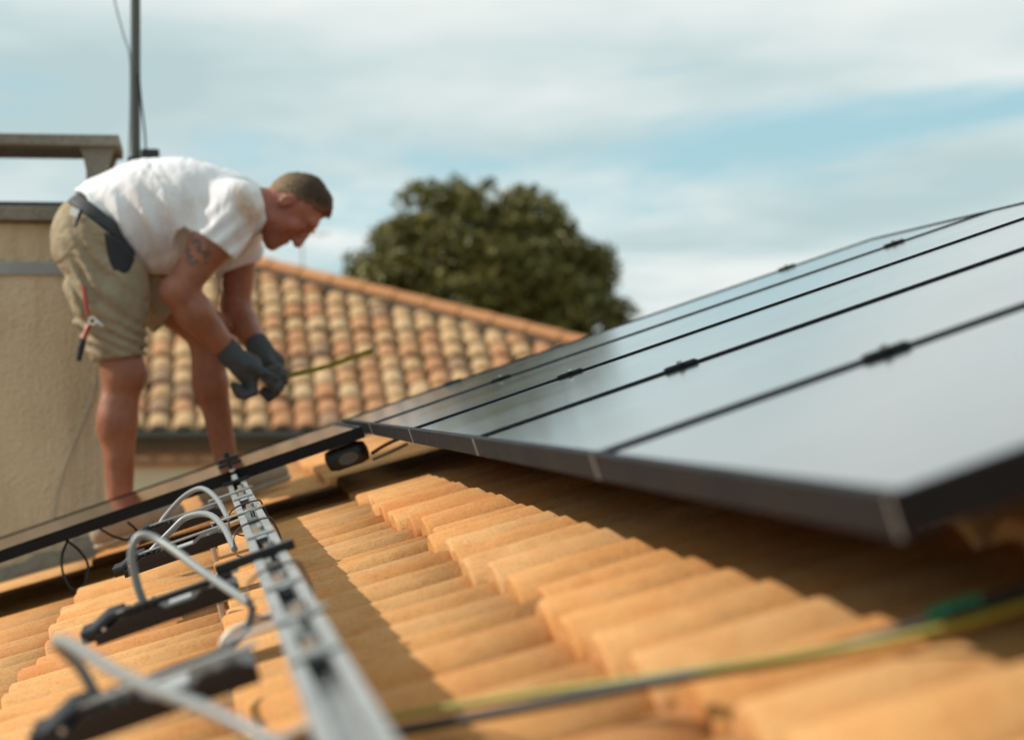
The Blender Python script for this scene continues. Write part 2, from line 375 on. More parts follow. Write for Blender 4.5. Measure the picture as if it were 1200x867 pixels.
rid.add(rvs, [(i, (i+1) % n_, n_+(i+1) % n_, n_+i) for i in range(n_)] + [tuple(range(n_))[::-1], tuple(range(n_, 2*n_))])
rme = rid.mesh('ridge_tile'); rme.materials.append(M['hip_tile'])
rz_top = R(S_RIDGE, 0, TILE_N).z + 0.005
for j in range(34):
    yy = -2.95 + j*0.385
    if yy > Y_END-0.4: break
    link('ridge_tile', rme, None, roof, Vector((RX, yy, rz_top + 0.012))-HB, (math.radians(-2), 0, 0))

# chimney (part of the house)
CY = 8.0; CXR, CXL = -0.318, -1.28; CD = 0.55
base_z = R(-1.6, CY, TILE_N).z - 0.1; top_z = HC + 0.578
def chl(q): return tuple(Vector(q)-HB)
cb = MB(); cb.bbox(chl((CXL, CY, base_z)), chl((CXR, CY+CD, top_z)), 0.012)
chim = cb.build('chimney', M['stucco'], house)
q = MB(); q.bbox(chl((CXL-0.05, CY-0.05, top_z+0.003)), chl((CXR+0.05, CY+CD+0.05, top_z+0.052)), 0.008); q.build('coping', M['concrete'], chim)
q = MB(); q.box(chl((CXL-0.02, CY-0.015, top_z+0.054)), chl((CXR+0.02, CY+CD+0.02, top_z+0.066))); q.build('lead_capping', M['dark_metal'], chim)
q = MB(); q.bbox(chl((CXL-0.006, CY-0.008, HC+0.405)), chl((CXR+0.006, CY+CD+0.008, HC+0.448)), 0.004); q.build('strap', M['zinc'], chim)
cap0 = HC + 0.826
q = MB(); q.bbox(chl((CXL-0.07, CY-0.05, cap0)), chl((CXR+0.062, CY+0.42, cap0+0.036)), 0.006); q.build('cap_slab', M['concrete'], chim)
for lx in (CXR-0.012, CXL+0.12):
    for ly in (CY+0.0, CY+0.30):
        leg = MB(); hw_b, hw_t = 0.030, 0.052
        zz = [top_z+0.067, cap0-0.075, cap0-0.03, cap0-0.001]; ww = [0.030, 0.034, 0.044, 0.056]; vs_ = []
        for z, h_ in zip(zz, ww): vs_ += [chl((lx-h_, ly, z)), chl((lx+h_, ly, z)), chl((lx+h_, ly+0.09, z)), chl((lx-h_, ly+0.09, z))]
        fs_ = [(0, 3, 2, 1), (12, 13, 14, 15)]
        for r_ in range(3): fs_ += [(r_*4+i, r_*4+(i+1) % 4, r_*4+4+(i+1) % 4, r_*4+4+i) for i in range(4)]
        leg.add(vs_, fs_); leg.build('cap_leg', M['concrete'], chim)
# mortar fillet at the chimney foot: a lumpy wedge that follows the slope
fl = MB(); NS = 60; vs_ = []; rn = np.random.RandomState(5); ph = rn.rand(8)*6
for i in range(NS+1):
    s = -1.75 + i*(1.0/NS); w1 = 0.5*math.sin(i*0.9+ph[0]) + 0.5*math.sin(i*0.37+ph[1]); w2 = 0.5*math.sin(i*0.7+ph[2]) + 0.5*math.sin(i*0.31+ph[3])
    hgt = 0.045 + 0.012*w1 + (0.02 if i > NS-12 else 0); dep = 0.04 + 0.012*w2; b0 = R(s, CY, -0.158)
    for fy, fz in ((0.01/1, 1.0), (-0.35, 0.8), (-0.7, 0.45), (-1.0, 0.05), (-1.0, -1.8), (0.01, -1.8)):
        vs_.append(Vector((b0.x + 0.004*math.sin(i*2.3+fz*9), CY + (fy*dep if fy < 0 else 0.01), b0.z + fz*hgt + 0.004*math.sin(i*1.9+fy*8)))-HB)
fl.add(vs_, [(i*6+j, i*6+(j+1) % 6, (i+1)*6+(j+1) % 6, (i+1)*6+j) for i in range(NS) for j in range(6)], True); fl.add([vs_[j] for j in range(6)], [tuple(range(5, -1, -1))]); fl.add(vs_[-6:], [tuple(range(6))])
fl.build('mortar_fillet', M['mortar'], chim)
wc = MB(); wc.tube(spline([at(113, 440, CY-0.006), at(106, 470, CY-0.006), at(88, 515, CY-0.006), at(72, 560, CY-0.006), at(63, 600, CY-0.006), at(60, 660, CY-0.006)], 6), 0.0028, 6)
tag(wc.build('aerial_wire', plain('pale wire', (0.50, 0.47, 0.40), 0.5)), 'thin pale wire hanging down the stucco face of the chimney', 'wire')

# aerial mast behind the chimney
mb0 = Vector((at(158.5, 180, 8.62)[0], 8.62, HC+0.20)); mast = empty('antenna_mast', mb0)
tag(mast, 'rusty vertical aerial mast rising behind the chimney and the worker', 'mast')
q = MB(); q.tube([(0.002, 0, 0), (0, 0, 1.0), (-0.004, 0, 2.6)], 0.0175, 14); q.build('pole', M['mast'], mast)
q = MB(); q.bbox((-0.026, -0.03, 0.57), (0.02, 0.03, 0.655), 0.006); q.bbox((0.02, -0.022, 0.585), (0.085, 0.022, 0.685), 0.008); q.build('bracket', M['dark_metal'], mast)
q = MB(); q.tube(spline([(-0.10, -0.005, 1.42), (-0.075, -0.012, 1.22), (-0.04, -0.02, 1.08), (-0.018, -0.02, 0.99), (-0.02, -0.018, 0.72), (-0.03, -0.02, 0.60)], 6), 0.0028, 6); q.build('downlead', M['cable'], mast)
q = MB(); q.tube(spline([(0.012, -0.016, 0.95), (0.022, -0.02, 0.84), (0.034, -0.02, 0.74), (0.038, -0.02, 0.66)], 6), 0.0035, 6); q.build('lead', M['rubber'], mast)
q = MB(); q.box((-0.012, -0.35, 0.598), (0.012, -0.031, 0.618)); q.build('stay', M['dark_metal'], mast)

# ------------------------------------------------------------------ solar panels, clamps, rails
PL, PW, FT = 1.722, 1.144, 0.030
def panel_parts():
    f = MB(); lip = 0.011
    for v0, v1 in ((-PW/2, -PW/2+lip), (PW/2-lip, PW/2)): f.bbox((0, v0, -FT), (PL, v1, 0), 0.0008)
    for u0, u1 in ((0, lip), (PL-lip, PL)): f.bbox((u0, -PW/2+lip, -FT), (u1, PW/2-lip, 0), 0.0008)
    fl_ = 0.03
    for v0, v1 in ((-PW/2+lip, -PW/2+fl_), (PW/2-fl_, PW/2-lip)): f.box((lip, v0, -FT+0.001), (PL-lip, v1, -FT+0.003))
    g_ = MB(); g_.box((lip, -PW/2+lip, -0.0075), (PL-lip, PW/2-lip, -0.003))
    es = []
    for v in (-1, 1):
        e = MB(); e.box((-0.0010, v*PW/2 - (0.0024 if v > 0 else -0.0004), -FT+0.0005), (0.0015, v*PW/2 + (-0.0004 if v > 0 else 0.0024), -0.0004)); es.append(('corner_seam', e.mesh('corner_seam'), M['bare']))
    j = MB(); j.bbox((PL-0.22, -0.07, -0.022), (PL-0.12, 0.07, -0.0068), 0.004)
    return [('frame', f.mesh('frame'), M['frame']), ('glass', g_.mesh('glass'), M['glass']), ('junction_box', j.mesh('junction_box'), M['black'])] + es
PARTS = panel_parts()
def panel(s, y, label, group='black solar panels'):
    o = empty('solar_panel', R(s, y, 0), (0, -P, 0)); tag(o, label, 'solar panel', group)
    for nm, me, mat in PARTS: link(nm, me, mat, o)
    return o
order = ['closest solar panel of the raised array, its corner nearest the camera', 'second solar panel of the raised array counting from the camera', 'middle solar panel of the raised array of five',
         'fourth solar panel of the raised array counting from the camera', 'farthest solar panel of the raised array, beside the hip roof view']
for k in range(5): panel(0, Y0 + (k+0.5)*W, order[k])
panel(-0.02-PL, Y0 + 4.5*W, 'lone solar panel of the lower row in front of the bending worker')

cl_ = {}
q = MB(); q.bbox((-0.027, -0.011, 0.0006), (0.027, 0.011, 0.0030), 0.001); q.box((-0.027, -0.0025, -0.020), (0.027, -0.0010, 0.0005)); q.bbox((-0.025, -0.006, 0.0031), (0.025, 0.006, 0.0046), 0.0006)
cl_['body'] = (q.mesh('body'), M['black'])
q = MB(); q.cyl((0, 0, 0.0047), (0, 0, 0.0085), 0.0045, 6); cl_['bolt'] = (q.mesh('bolt'), M['steel'])
q = MB(); q.bbox((-0.003, -0.015, 0.0031), (0.003, 0.015, 0.0050), 0.0006); cl_['washer_plate'] = (q.mesh('washer_plate'), M['dark_metal'])
def clamp(s, y, label):
    o = empty('panel_clamp', R(s, y, 0), (0, -P, 0)); tag(o, label, 'clamp', 'clamps along the panel seams')
    for nm, (me, mat) in cl_.items(): link(nm, me, mat, o)
S1, S2 = 0.351, 1.437
ordn = ['first', 'second', 'third', 'fourth']
for k in range(1, 5):
    clamp(S1, Y0 + k*W, f'lower black clamp on the {ordn[k-1]} seam between array panels, counting from the camera')
for k in (3, 4): clamp(S2, Y0 + k*W, f'upper black clamp on the {ordn[k-1]} seam between array panels, counting from the camera')
clamp(S1, Y0 + 5*W - 0.004, 'lower black end clamp on the far edge of the array')
clamp(S2, Y0 + 5*W - 0.004, 'upper black end clamp on the far edge of the array')

RAILN = -FT - 0.002; RWD, RHT = 0.023, 0.046
def rail(s, y_a, y_b, label):
    o = empty('mounting_rail', R(s, y_a, RAILN), (0, -P, 0)); tag(o, label, 'rail', 'aluminium mounting rails'); Ln = y_b-y_a
    for sg in (-1, 1):
        q = MB(); a, b = sorted((sg*RWD, sg*(RWD-0.003))); q.box((a, 0, -RHT), (b, Ln, -0.003))
        a, b = sorted((sg*RWD, sg*0.0125)); q.bbox((a, 0, -0.003), (b, Ln, 0), 0.0006)
        a, b = sorted((sg*0.0125, sg*0.0105)); q.box((a, 0, -0.010), (b, Ln, -0.0004)); q.build('side_flange', M['alu'], o)
    q = MB(); q.box((-RWD+0.003, 0, -RHT), (RWD-0.003, Ln, -RHT+0.003)); q.box((-RWD+0.003, 0, -0.024), (RWD-0.003, Ln, -0.021)); q.build('web', M['alu'], o)
    return o
SR = -0.362
rail(SR, 1.10, 7.22, 'bare silver mounting rail carrying the microinverters left of the array')
rail(S1, 1.46, 7.22, 'lower mounting rail hidden under the solar array'); rail(S2, 1.46, 7.22, 'upper mounting rail hidden under the solar array')
rail(-1.46, 6.0, 7.22, 'short mounting rail under the lower end of the lone panel')

# end clamp on the rail at the near edge of the lone panel
YE = Y0 + 4*W + 0.01
o = empty('rail_clamp', R(SR, YE-0.02, RAILN), (0, -P, 0)); tag(o, 'black clamp with upright bolt gripping the near edge of the lone panel', 'clamp')
q = MB(); q.bbox((-0.030, -0.014, 0.046), (0.030, 0.030, 0.054), 0.002); q.bbox((-0.026, -0.012, 0.056), (0.026, 0.014, 0.068), 0.003); q.build('jaw', M['black'], o)
q = MB(); q.cyl((0, 0, 0.002), (0, 0, 0.075), 0.0042, 10); q.cyl((0, 0, 0.069), (0, 0, 0.080), 0.009, 6); q.build('bolt', M['black'], o)
q = MB(); q.cyl((0, 0, 0.004), (0, 0, 0.022), 0.011, 12, 0.008); q.cyl((0, 0, 0.030), (0, 0, 0.037), 0.008, 6); q.build('spring', M['steel'], o)
q = MB(); q.bbox((-0.034, -0.030, 0.001), (0.034, -0.022, 0.010), 0.001); q.bbox((-0.030, -0.0215, 0.0015), (0.030, 0.02, 0.0045), 0.001); q.build('base_plate', M['black'], o)

# microinverters hung on the rail: local u (x) up-slope from the rail centre, v (y) along the rail, w (z) out
def inverter(y, label, path, lead=None, body_w=0.075, cross=False):
    o = empty('microinverter', R(SR, y, RAILN), (0, -P, 0)); tag(o, label, 'microinverter', 'microinverters along the bare rail')
    q = MB(); prof_i = [(-0.250, -0.036), (-0.052, -0.036), (-0.052, -0.020), (-0.068, -0.0125), (-0.100, -0.0125), (-0.112, -0.0185), (-0.150, -0.0185), (-0.160, -0.0115), (-0.212, -0.0115), (-0.226, -0.019), (-0.250, -0.024)]
    q.prism([(x, z) for x, z in prof_i], -body_w, body_w, Matrix(((1, 0, 0, 0), (0, 0, -1, 0), (0, 1, 0, 0), (0, 0, 0, 1))))
    for i in range(4): q.bbox((-0.206+i*0.012, -body_w+0.010, -0.0112), (-0.200+i*0.012, body_w-0.010, -0.0075), 0.001)
    q.box((-0.244, -body_w-0.0035, -0.030), (-0.060, -body_w+0.001, -0.0265)); q.build('case', M['black'], o)
    q = MB(); q.box((-0.147, -body_w+0.012, -0.0183), (-0.116, body_w-0.030, -0.0178)); q.build('label_plate', M['plate'], o)
    for uu_ in (-0.235, -0.085):
        q = MB(); q.cyl((uu_, -body_w+0.012, -0.0205 if uu_ < -0.2 else -0.0124), (uu_, -body_w+0.012, -0.0165 if uu_ < -0.2 else -0.0095), 0.0042, 8); q.build('screw', M['steel'], o)
    q = MB(); q.bbox((-0.215, -0.052, -0.0065), (-0.045, -0.030, -0.003), 0.0008)
    q.bbox((-0.075, -0.017, 0.0012), (-0.0, 0.017, 0.0042), 0.001)
    q.prism([(-0.0, -0.017)] + [(0.014+0.017*math.sin(t), -0.017*math.cos(t)) for t in [PI*i/8 for i in range(9)]] + [(-0.0, 0.017)], 0.0012, 0.0042)
    q.box((-0.075, -0.016, -0.006), (-0.072, 0.016, 0.0012)); q.build('bracket', M['alu'], o)
    q = MB(); q.cyl((0.004, 0, 0.0042), (0.004, 0, 0.0065), 0.012, 16); q.cyl((0.004, 0, 0.0065), (0.004, 0, 0.0145), 0.0075, 6); q.build('bolt', M['steel'], o)
    q = MB(); q.bbox((-0.010, -0.022, -0.019), (0.010, 0.022, -0.011), 0.001); q.cyl((0.004, 0, -0.012), (0.004, 0, 0.001), 0.004, 8); q.build('channel_nut', M['steel'], o)
    if cross:
        q = MB(); q.bbox((-0.205, -0.062, -0.0105), (-0.055, -0.034, -0.0025), 0.0015); q.bbox((-0.075, -0.045, -0.0024), (0.036, -0.020, 0.0105), 0.0015); q.build('cross_bar', M['black'], o)
    for vv in (-0.045, 0.0, 0.045):
        q = MB(); q.tube([(-0.268, vv, -0.022), (-0.250, vv, -0.022), (-0.225, vv, -0.010), (-0.205, vv, -0.0085)], [0.009, 0.010, 0.0095, 0.007], 10); q.build('connector', M['black'], o)
    q = MB(); q.tube(spline(path, 8), 0.0058, 10); q.build('cable', M['cable'], o)
    if lead:
        q = MB(); q.tube(spline(lead, 8), 0.0042, 8); q.build('lead', M['rubber'], o)
    return o
def lc(s, n, v): return (s-SR, v, n-RAILN)
inverter(5.50, 'farthest microinverter on the bare rail, close to the lone panel', [lc(-0.560, -0.045, -0.03), lc(-0.533, -0.026, -0.03), lc(-0.485, 0.0, -0.05), lc(-0.442, 0.007, -0.10), lc(-0.417, -0.02, -0.20), lc(-0.406, -0.062, -0.36)])
inverter(4.50, 'second farthest microinverter on the bare rail, below an arched grey cable', [lc(-0.575, -0.05, -0.03), lc(-0.551, -0.038, -0.03), lc(-0.510, -0.017, -0.04), lc(-0.473, -0.001, -0.05), lc(-0.434, -0.006, -0.12), lc(-0.415, -0.030, -0.25), lc(-0.408, -0.062, -0.42)])
inverter(3.28, 'microinverter with a tall arched grey cable in mid rail', [lc(-0.541, -0.040, 0.0), lc(-0.541, -0.010, 0.0), lc(-0.534, 0.030, 0.0), lc(-0.514, 0.047, 0.0), lc(-0.487, 0.026, -0.03), lc(-0.448, -0.020, -0.14), lc(-0.406, -0.062, -0.29)],
         [lc(-0.404, -0.072, -0.26), lc(-0.425, -0.088, -0.38), lc(-0.46, -0.086, -0.49), lc(-0.52, -0.070, -0.66), lc(-0.56, -0.062, -0.86)], cross=True)
inverter(2.30, 'blurred microinverter nearest the camera at the lower left', [lc(-0.563, -0.045, 0.0), lc(-0.568, -0.005, -0.02), lc(-0.578, 0.024, -0.05), lc(-0.563, 0.026, -0.11), lc(-0.512, 0.000, -0.31), lc(-0.449, -0.033, -0.46), lc(-0.410, -0.063, -0.54), lc(-0.400, -0.075, -0.64)])
# microinverter under the upper end of the lone panel
o = empty('microinverter', R(-0.10, Y0+4*W+0.03, -FT), (0, -P, 0)); tag(o, 'small black microinverter tucked under the upper end of the lone panel', 'microinverter')
q = MB(); q.bbox((-0.03, 0.0, -0.060), (0.080, 0.12, -0.004), 0.022); q.build('case', M['black'], o)
q = MB(); q.add([(0.024+0.026*math.cos(2*PI*i/18), -0.0015, -0.037+0.015*math.sin(2*PI*i/18)) for i in range(18)] + [(0.024+0.026*math.cos(2*PI*i/18), 0.002, -0.037+0.015*math.sin(2*PI*i/18)) for i in range(18)], [tuple(range(18))] + [(i, (i+1) % 18, 18+(i+1) % 18, 18+i) for i in range(18)]); q.build('label_plate', plain('grey plate', (0.07, 0.07, 0.075), 0.3), o)
q = MB(); q.tube(spline([(0.085, 0.02, -0.045), (0.12, 0.0, -0.036), (0.17, -0.02, -0.030), (0.24, -0.01, -0.028)], 6), 0.0045, 8); q.build('lead', M['rubber'], o)
q = MB(); q.tube(spline([(0.085, 0.05, -0.062), (0.13, 0.03, -0.058), (0.18, 0.03, -0.052)], 6), 0.004, 8); q.build('cable', M['cable'], o)

# trunk cable clipped to the rail, cable ties, bolts in the channel
q = MB(); pts = []
for i in range(46):
    y = 1.35 + i*(5.75-1.35)/45; pts.append(R(SR-0.010+0.006*math.sin(i*0.9), y, RAILN-RHT-0.009+0.002*math.sin(i*0.55+1)))
q.tube(pts, 0.0060, 8); tag(q.build('trunk_cable', M['cable']), 'grey trunk cable running along the underside of the bare rail', 'cable')
ties = [(4.02, 'dark cable tie looped over the rail, middle one of three'), (4.72, 'dark cable tie looped over the rail, farthest one'), (2.92, 'dark cable tie looped over the rail, nearest one')]
for y, lb in ties:
    q = MB(); q.tube(spline([R(SR-0.046, y-0.03, RAILN-0.03), R(SR-0.040, y-0.015, RAILN-0.005), R(SR-0.02, y, RAILN+0.006), R(SR+0.018, y+0.01, RAILN+0.0055), R(SR+0.029, y+0.012, RAILN-0.004), R(SR+0.0275, y+0.01, RAILN-0.05), R(SR-0.02, y, RAILN-0.052), R(SR-0.046, y-0.03, RAILN-0.034)], 6), 0.0017, 6)
    tag(q.build('cable_tie', plain('brown tie', (0.05, 0.03, 0.028), 0.4)), lb, 'cable tie', 'cable ties on the rail')
for i, (y, lb) in enumerate([(5.15, 'bolt plate in the rail channel farthest from the camera'), (3.72, 'bolt plate in the rail channel in sharp middle distance'), (2.72, 'bolt plate in the rail channel nearer the camera'), (1.98, 'blurred bolt plate in the rail channel closest to the camera')]):
    o = empty('bolt_plate', R(SR, y, RAILN), (0, -P, 0)); tag(o, lb, 'bolt plate', 'bolt plates in the rail channel')
    q = MB(); q.bbox((-0.0215, -0.03, 0.0006), (0.0215, 0.03, 0.0045), 0.001); q.build('plate', M['alu'], o)
    q = MB(); q.cyl((0, 0.0, 0.0045), (0, 0.0, 0.013), 0.0085, 6); q.cyl((0, 0, 0.0045), (0, 0, 0.006), 0.012, 14); q.build('bolt', M['steel'], o)
    q = MB(); q.bbox((-0.009, 0.035, -0.019), (0.009, 0.11, -0.006), 0.002); q.build('slider', M['zinc'], o)
for y, lb in [(5.30, 'roof hook under the rail next to the farthest microinverter'), (4.05, 'roof hook under the rail between the two middle microinverters'), (2.98, 'roof hook under the rail below the tall cable arch'), (1.95, 'blurred roof hook under the rail nearest the camera')]:
    o = empty('roof_hook', R(SR, y, RAILN-RHT), (0, -P, 0)); tag(o, lb, 'roof hook', 'roof hooks under the bare rail')
    q = MB(); q.tube(spline([(0.01, 0, -0.004), (-0.03, 0, -0.006), (-0.065, 0, -0.008), (-0.085, 0, -0.014), (-0.094, 0, -0.028), (-0.098, 0, -0.062), (-0.10, 0, -0.09)], 5), 0.0056, 10); q.build('rod', M['hook'], o)
    q = MB(); q.bbox((-0.02, -0.02, -0.0045), (0.02, 0.02, -0.0005), 0.001); q.bbox((0.012, -0.015, -0.085), (0.017, 0.015, -0.005), 0.001); q.build('foot_plate', M['hook'], o)
# thin black leads dangling under the lone panel
lp = lambda x, y, Y: at(x, y, Y)
q = MB(); q.tube(spline([lp(80, 632, 6.16), lp(73, 650, 6.12), lp(74, 672, 6.10), lp(86, 691, 6.08), lp(99, 684, 6.08), lp(103, 662, 6.10), lp(94, 646, 6.14), lp(82, 636, 6.2), lp(72, 628, 6.3)], 8), 0.0032, 7)
tag(q.build('lead_loop', M['rubber']), 'loop of thin black lead hanging from the lone panel in front of the chimney foot', 'cable')
q = MB(); q.tube(spline([lp(118, 620, 6.4), lp(135, 629, 6.3), lp(152, 632, 6.25), lp(160, 622, 6.2), lp(150, 612, 6.3)], 8), 0.003, 7)
tag(q.build('lead_tangle', M['rubber']), 'tangle of thin black lead under the lone panel by the worker near foot', 'cable')

# cables across the lower right
TN = -0.149
def lay(pts, r, dn=0.0): return [R(s, y, TN + r + dn) for s, y in pts]
cp = [(-0.60, 2.62), (-0.42, 2.30), (-0.325, 2.19), (-0.209, 2.035), (-0.098, 1.90), (0.0, 1.83), (0.068, 1.775), (0.141, 1.745), (0.30, 1.72), (0.62, 1.74), (1.0, 1.8)]
q = MB(); q.tube(spline([R(s, y, TN+0.0075+0.004*math.sin(i*2.1)) for i, (s, y) in enumerate(cp)], 10), 0.0052, 10)
tag(q.build('black_cable', M['rubber']), 'black cable lying across the tiles at the bottom right', 'cable')
q = MB(); q.tube(spline([R(s, y + [0.03, 0.02, 0.018, 0.018, 0.003, -0.020, -0.032, -0.034, -0.03, -0.02, -0.02][i], TN+[0.012, 0.013, 0.015, 0.016, 0.014, 0.008, 0.007, 0.007, 0.007, 0.007, 0.007][i]) for i, (s, y) in enumerate(cp)], 10), 0.0034, 10)
tag(q.build('earth_wire', M['yellow']), 'yellow and green earth wire lying beside the black cable at bottom right', 'wire')
q = MB(); tpts = spline([R(s, y, TN+0.0115) for s, y in [(0.080, 1.770), (0.092, 1.765), (0.106, 1.759), (0.118, 1.754)]], 4); q.tube(tpts, [0.0074 + 0.0012*math.sin(i*1.7) for i in range(len(tpts))], 12)
tag(q.build('cable_tape', M['green']), 'green tape wrapped round the black cable at lower right', 'tape')

# ------------------------------------------------------------------ neighbouring house with the hip roof
HY, HQ = 22.4, math.radians(22.5); HZ = HC - 0.225          # eave depth, pitch, eave height
def on_slope(x, y):
    d_ = view_ray(x, y); t_ = (HZ - HC - math.tan(HQ)*HY)/(d_[2]/d_[1] - math.tan(HQ)); return at(x, y, t_)
hipA = on_slope(300, 311); hipB = on_slope(675, 404)
def hip_x(y): return hipB[0] + (y-hipB[1])*(hipA[0]-hipB[0])/(hipA[1]-hipB[1])
apY = hipA[1]+0.7; apX = hip_x(apY); enX = hip_x(HY)
nb = empty('neighbour_house', (apX, apY, 0)); NB = Vector((apX, apY, 0))
tag(nb, 'neighbouring house with mottled old tile hip roof and orange hip cap behind the worker', 'house')
def hz(y): return HZ + math.tan(HQ)*(y-HY)
d = MB(); th = 0.16
pts = [Vector((-9.0, HY, hz(HY)-0.10)), Vector((enX, HY, hz(HY)-0.10)), Vector((apX, apY, hz(apY)-0.10)), Vector((-9.0, apY, hz(apY)-0.10)),
       Vector((enX, 2*apY-HY, hz(HY)-0.10)), Vector((-9.0, 2*apY-HY, hz(HY)-0.10))]
lo = [q - Vector((0, 0, th)) for q in pts]
d.add([q-NB for q in pts+lo], [(0, 1, 2, 3), (1, 4, 2), (3, 2, 4, 5), (0, 6, 7, 1), (1, 7, 10, 4), (4, 10, 11, 5), (6, 9, 8, 7), (7, 8, 10), (9, 11, 10, 8), (0, 3, 9, 6), (3, 5, 11, 9)])
nroof = d.build('roof', M['deck'], nb)
wl = MB(); wl.box((-8.7-apX, HY+0.42-apY, 0), (enX-0.45-apX, 2*apY-HY-0.42-apY, HZ-0.30)); wl.build('wall', M['cream'], nb)
OT = [tile_mesh(40+i, 0.225, 0.425, 0.060, 0.107, 0.024, 2.1) for i in range(3)]
for c in OT: c.materials.append(M['old_tile'])
PT2 = 0.225
v2 = []; r2_ = []
for k in range(17):
    yy = HY - 0.03 + k*COURSE*math.cos(HQ)
    for j in range(74):
        xx = -8.9 + j*PT2
        if yy > apY-0.1 or xx > hip_x(yy+0.20)+0.0: continue
        rr = random.Random(k*331+j+5000)
        loc = Vector((xx, yy + rr.uniform(-0.022, 0.022) + 0.015*math.sin(j*0.35+k), hz(yy) - 0.045 + rr.uniform(-0.009, 0.009))); rot = (rr.uniform(-0.03, 0.03), -(HQ-0.075), PI/2 + rr.uniform(-0.045, 0.045))
        pp = project(loc); ok = pp and 158 < pp[0] < 690 and pp[1] < 505 and pp[1] < 527 - 0.345*(pp[0]-340)
        if pp and pp[0] < 175 and pp[1] < 400: ok = False
        if pp and pp[0] < 300 and pp[1] < 345: ok = False
        (v2 if ok else r2_).append((OT[rr.randrange(3)], loc, rot))
random.shuffle(v2); r2_ += v2[298:]; v2 = v2[:298]
print('neighbour tiles', len(v2), len(r2_))
for me, loc, rot in v2: link('tile', me, None, nroof, loc-NB, rot)
items = [(me, Matrix.Translation(loc-NB) @ Matrix(Matrix.Rotation(rot[2], 3, 'Z') @ Matrix.Rotation(rot[1], 3, 'Y') @ Matrix.Rotation(rot[0], 3, 'X')).to_4x4()) for me, loc, rot in r2_]
tag(join_copies('tile_field', items, M['old_tile'], nroof), kind='stuff')
hd = Vector((apX-enX, apY-HY, hz(apY)-hz(HY))); hl = hd.length; hdn = hd.normalized()
hq = hdn.to_track_quat('Y', 'Z'); nh = int(hl/0.40)
rme2 = rme.copy(); rme2.transform(Matrix.Diagonal((1.25, 1.0, 1.35, 1)))
for j in range(nh):
    o = link('hip_tile', rme2, None, nroof, Vector((enX, HY, hz(HY)+0.012)) + hdn*(j*0.40) - NB); o.rotation_euler = hq.to_euler()
q = MB(); q.tube([Vector((enX, HY, hz(HY)-0.035))-NB, Vector((apX, apY, hz(apY)-0.035))-NB], 0.095, 8); q.build('hip_mortar', M['mortar'], nroof)
for j in range(16):
    link('ridge_tile', rme2, None, nroof, Vector((apX-0.15-j*0.4, apY, hz(apY)+0.035))-NB, (0, 0, PI/2))
q = MB(); na = 8; poly = [(0.065*math.cos(PI+PI*i/na), 0.065*math.sin(PI+PI*i/na)) for i in range(na+1)] + [(0.058*math.cos(2*PI-PI*i/na), 0.058*math.sin(2*PI-PI*i/na)) for i in range(na+1)]
nn_ = len(poly); gx0, gx1 = -9.0-apX, enX+0.1-apX
gv = [(gx0, HY-0.075-apY+a, HZ-0.055+b) for a, b in poly] + [(gx1, HY-0.075-apY+a, HZ-0.055+b) for a, b in poly]
q.add(gv, [(i, (i+1) % nn_, nn_+(i+1) % nn_, nn_+i) for i in range(nn_)]); q.build('gutter', M['gutter'], nb)
zc = HZ - 0.125
for i, (dz0, dz1, pr, mt) in enumerate([(0.0, -0.045, 0.05, 'brick'), (-0.115, -0.155, 0.18, 'brick'), (-0.235, -0.27, 0.30, 'brick')]):
    q = MB(); q.box((-8.9-apX, HY+pr-apY, zc+dz1), (enX-0.2-apX-pr*0.3, HY+0.5-apY, zc+dz0)); q.build('cornice_course', M[mt], nb)
for i, (dz, pr) in enumerate([(-0.047, 0.10), (-0.157, 0.22)]):
    q = MB(); q.box((-8.9-apX, HY+pr+0.05-apY, zc+dz-0.066), (enX-0.3-apX, HY+0.5-apY, zc+dz))
    for j in range(72):
        cx = -8.8 + j*0.2 - apX + i*0.1
        if cx > enX-0.5-apX: break
        arc = [(cx+0.085*math.cos(PI*t/6), zc+dz-0.066+0.062*math.sin(PI*t/6)) for t in range(7)]
        vs_ = [(x, HY+pr-apY, z) for x, z in arc] + [(x, HY+pr+0.06-apY, z) for x, z in arc]
        q.add(vs_, [(t, t+1, 8+t, 7+t) for t in range(6)] + [tuple(range(6, -1, -1))])
    tag(q.build('cornice_tile_row', M['clay_pink'], nb), kind='stuff')
# aerial on the neighbour's ridge
ae = Vector((at(366, 300, 27.5)[0], 30.2, HZ+0.4)); ao = empty('roof_aerial', ae); tag(ao, 'faint grey television aerial beyond the neighbouring roof, by the worker face', 'aerial')
gm = plain('dull aluminium', (0.55, 0.56, 0.56), 0.5, 0.4)
q = MB(); q.cyl((0, 0, 0), (0, 0, 2.05), 0.014, 8); q.build('pole', gm, ao)
q = MB(); q.cyl((-0.35, 0, 1.9), (0.35, 0, 1.9), 0.008, 6)
for i in range(7): q.cyl((-0.32+i*0.105, -0.15, 1.9), (-0.32+i*0.105, 0.15, 1.9), 0.005, 5)
for i in range(5): q.cyl((-0.33, -0.05, 1.78+i*0.06), (-0.33, 0.05, 1.78+i*0.06), 0.005, 5); q.cyl((-0.25+0.12*i, 0, 1.82), (-0.25+0.12*i, 0, 1.98), 0.005, 5)
q.build('antenna', gm, ao)

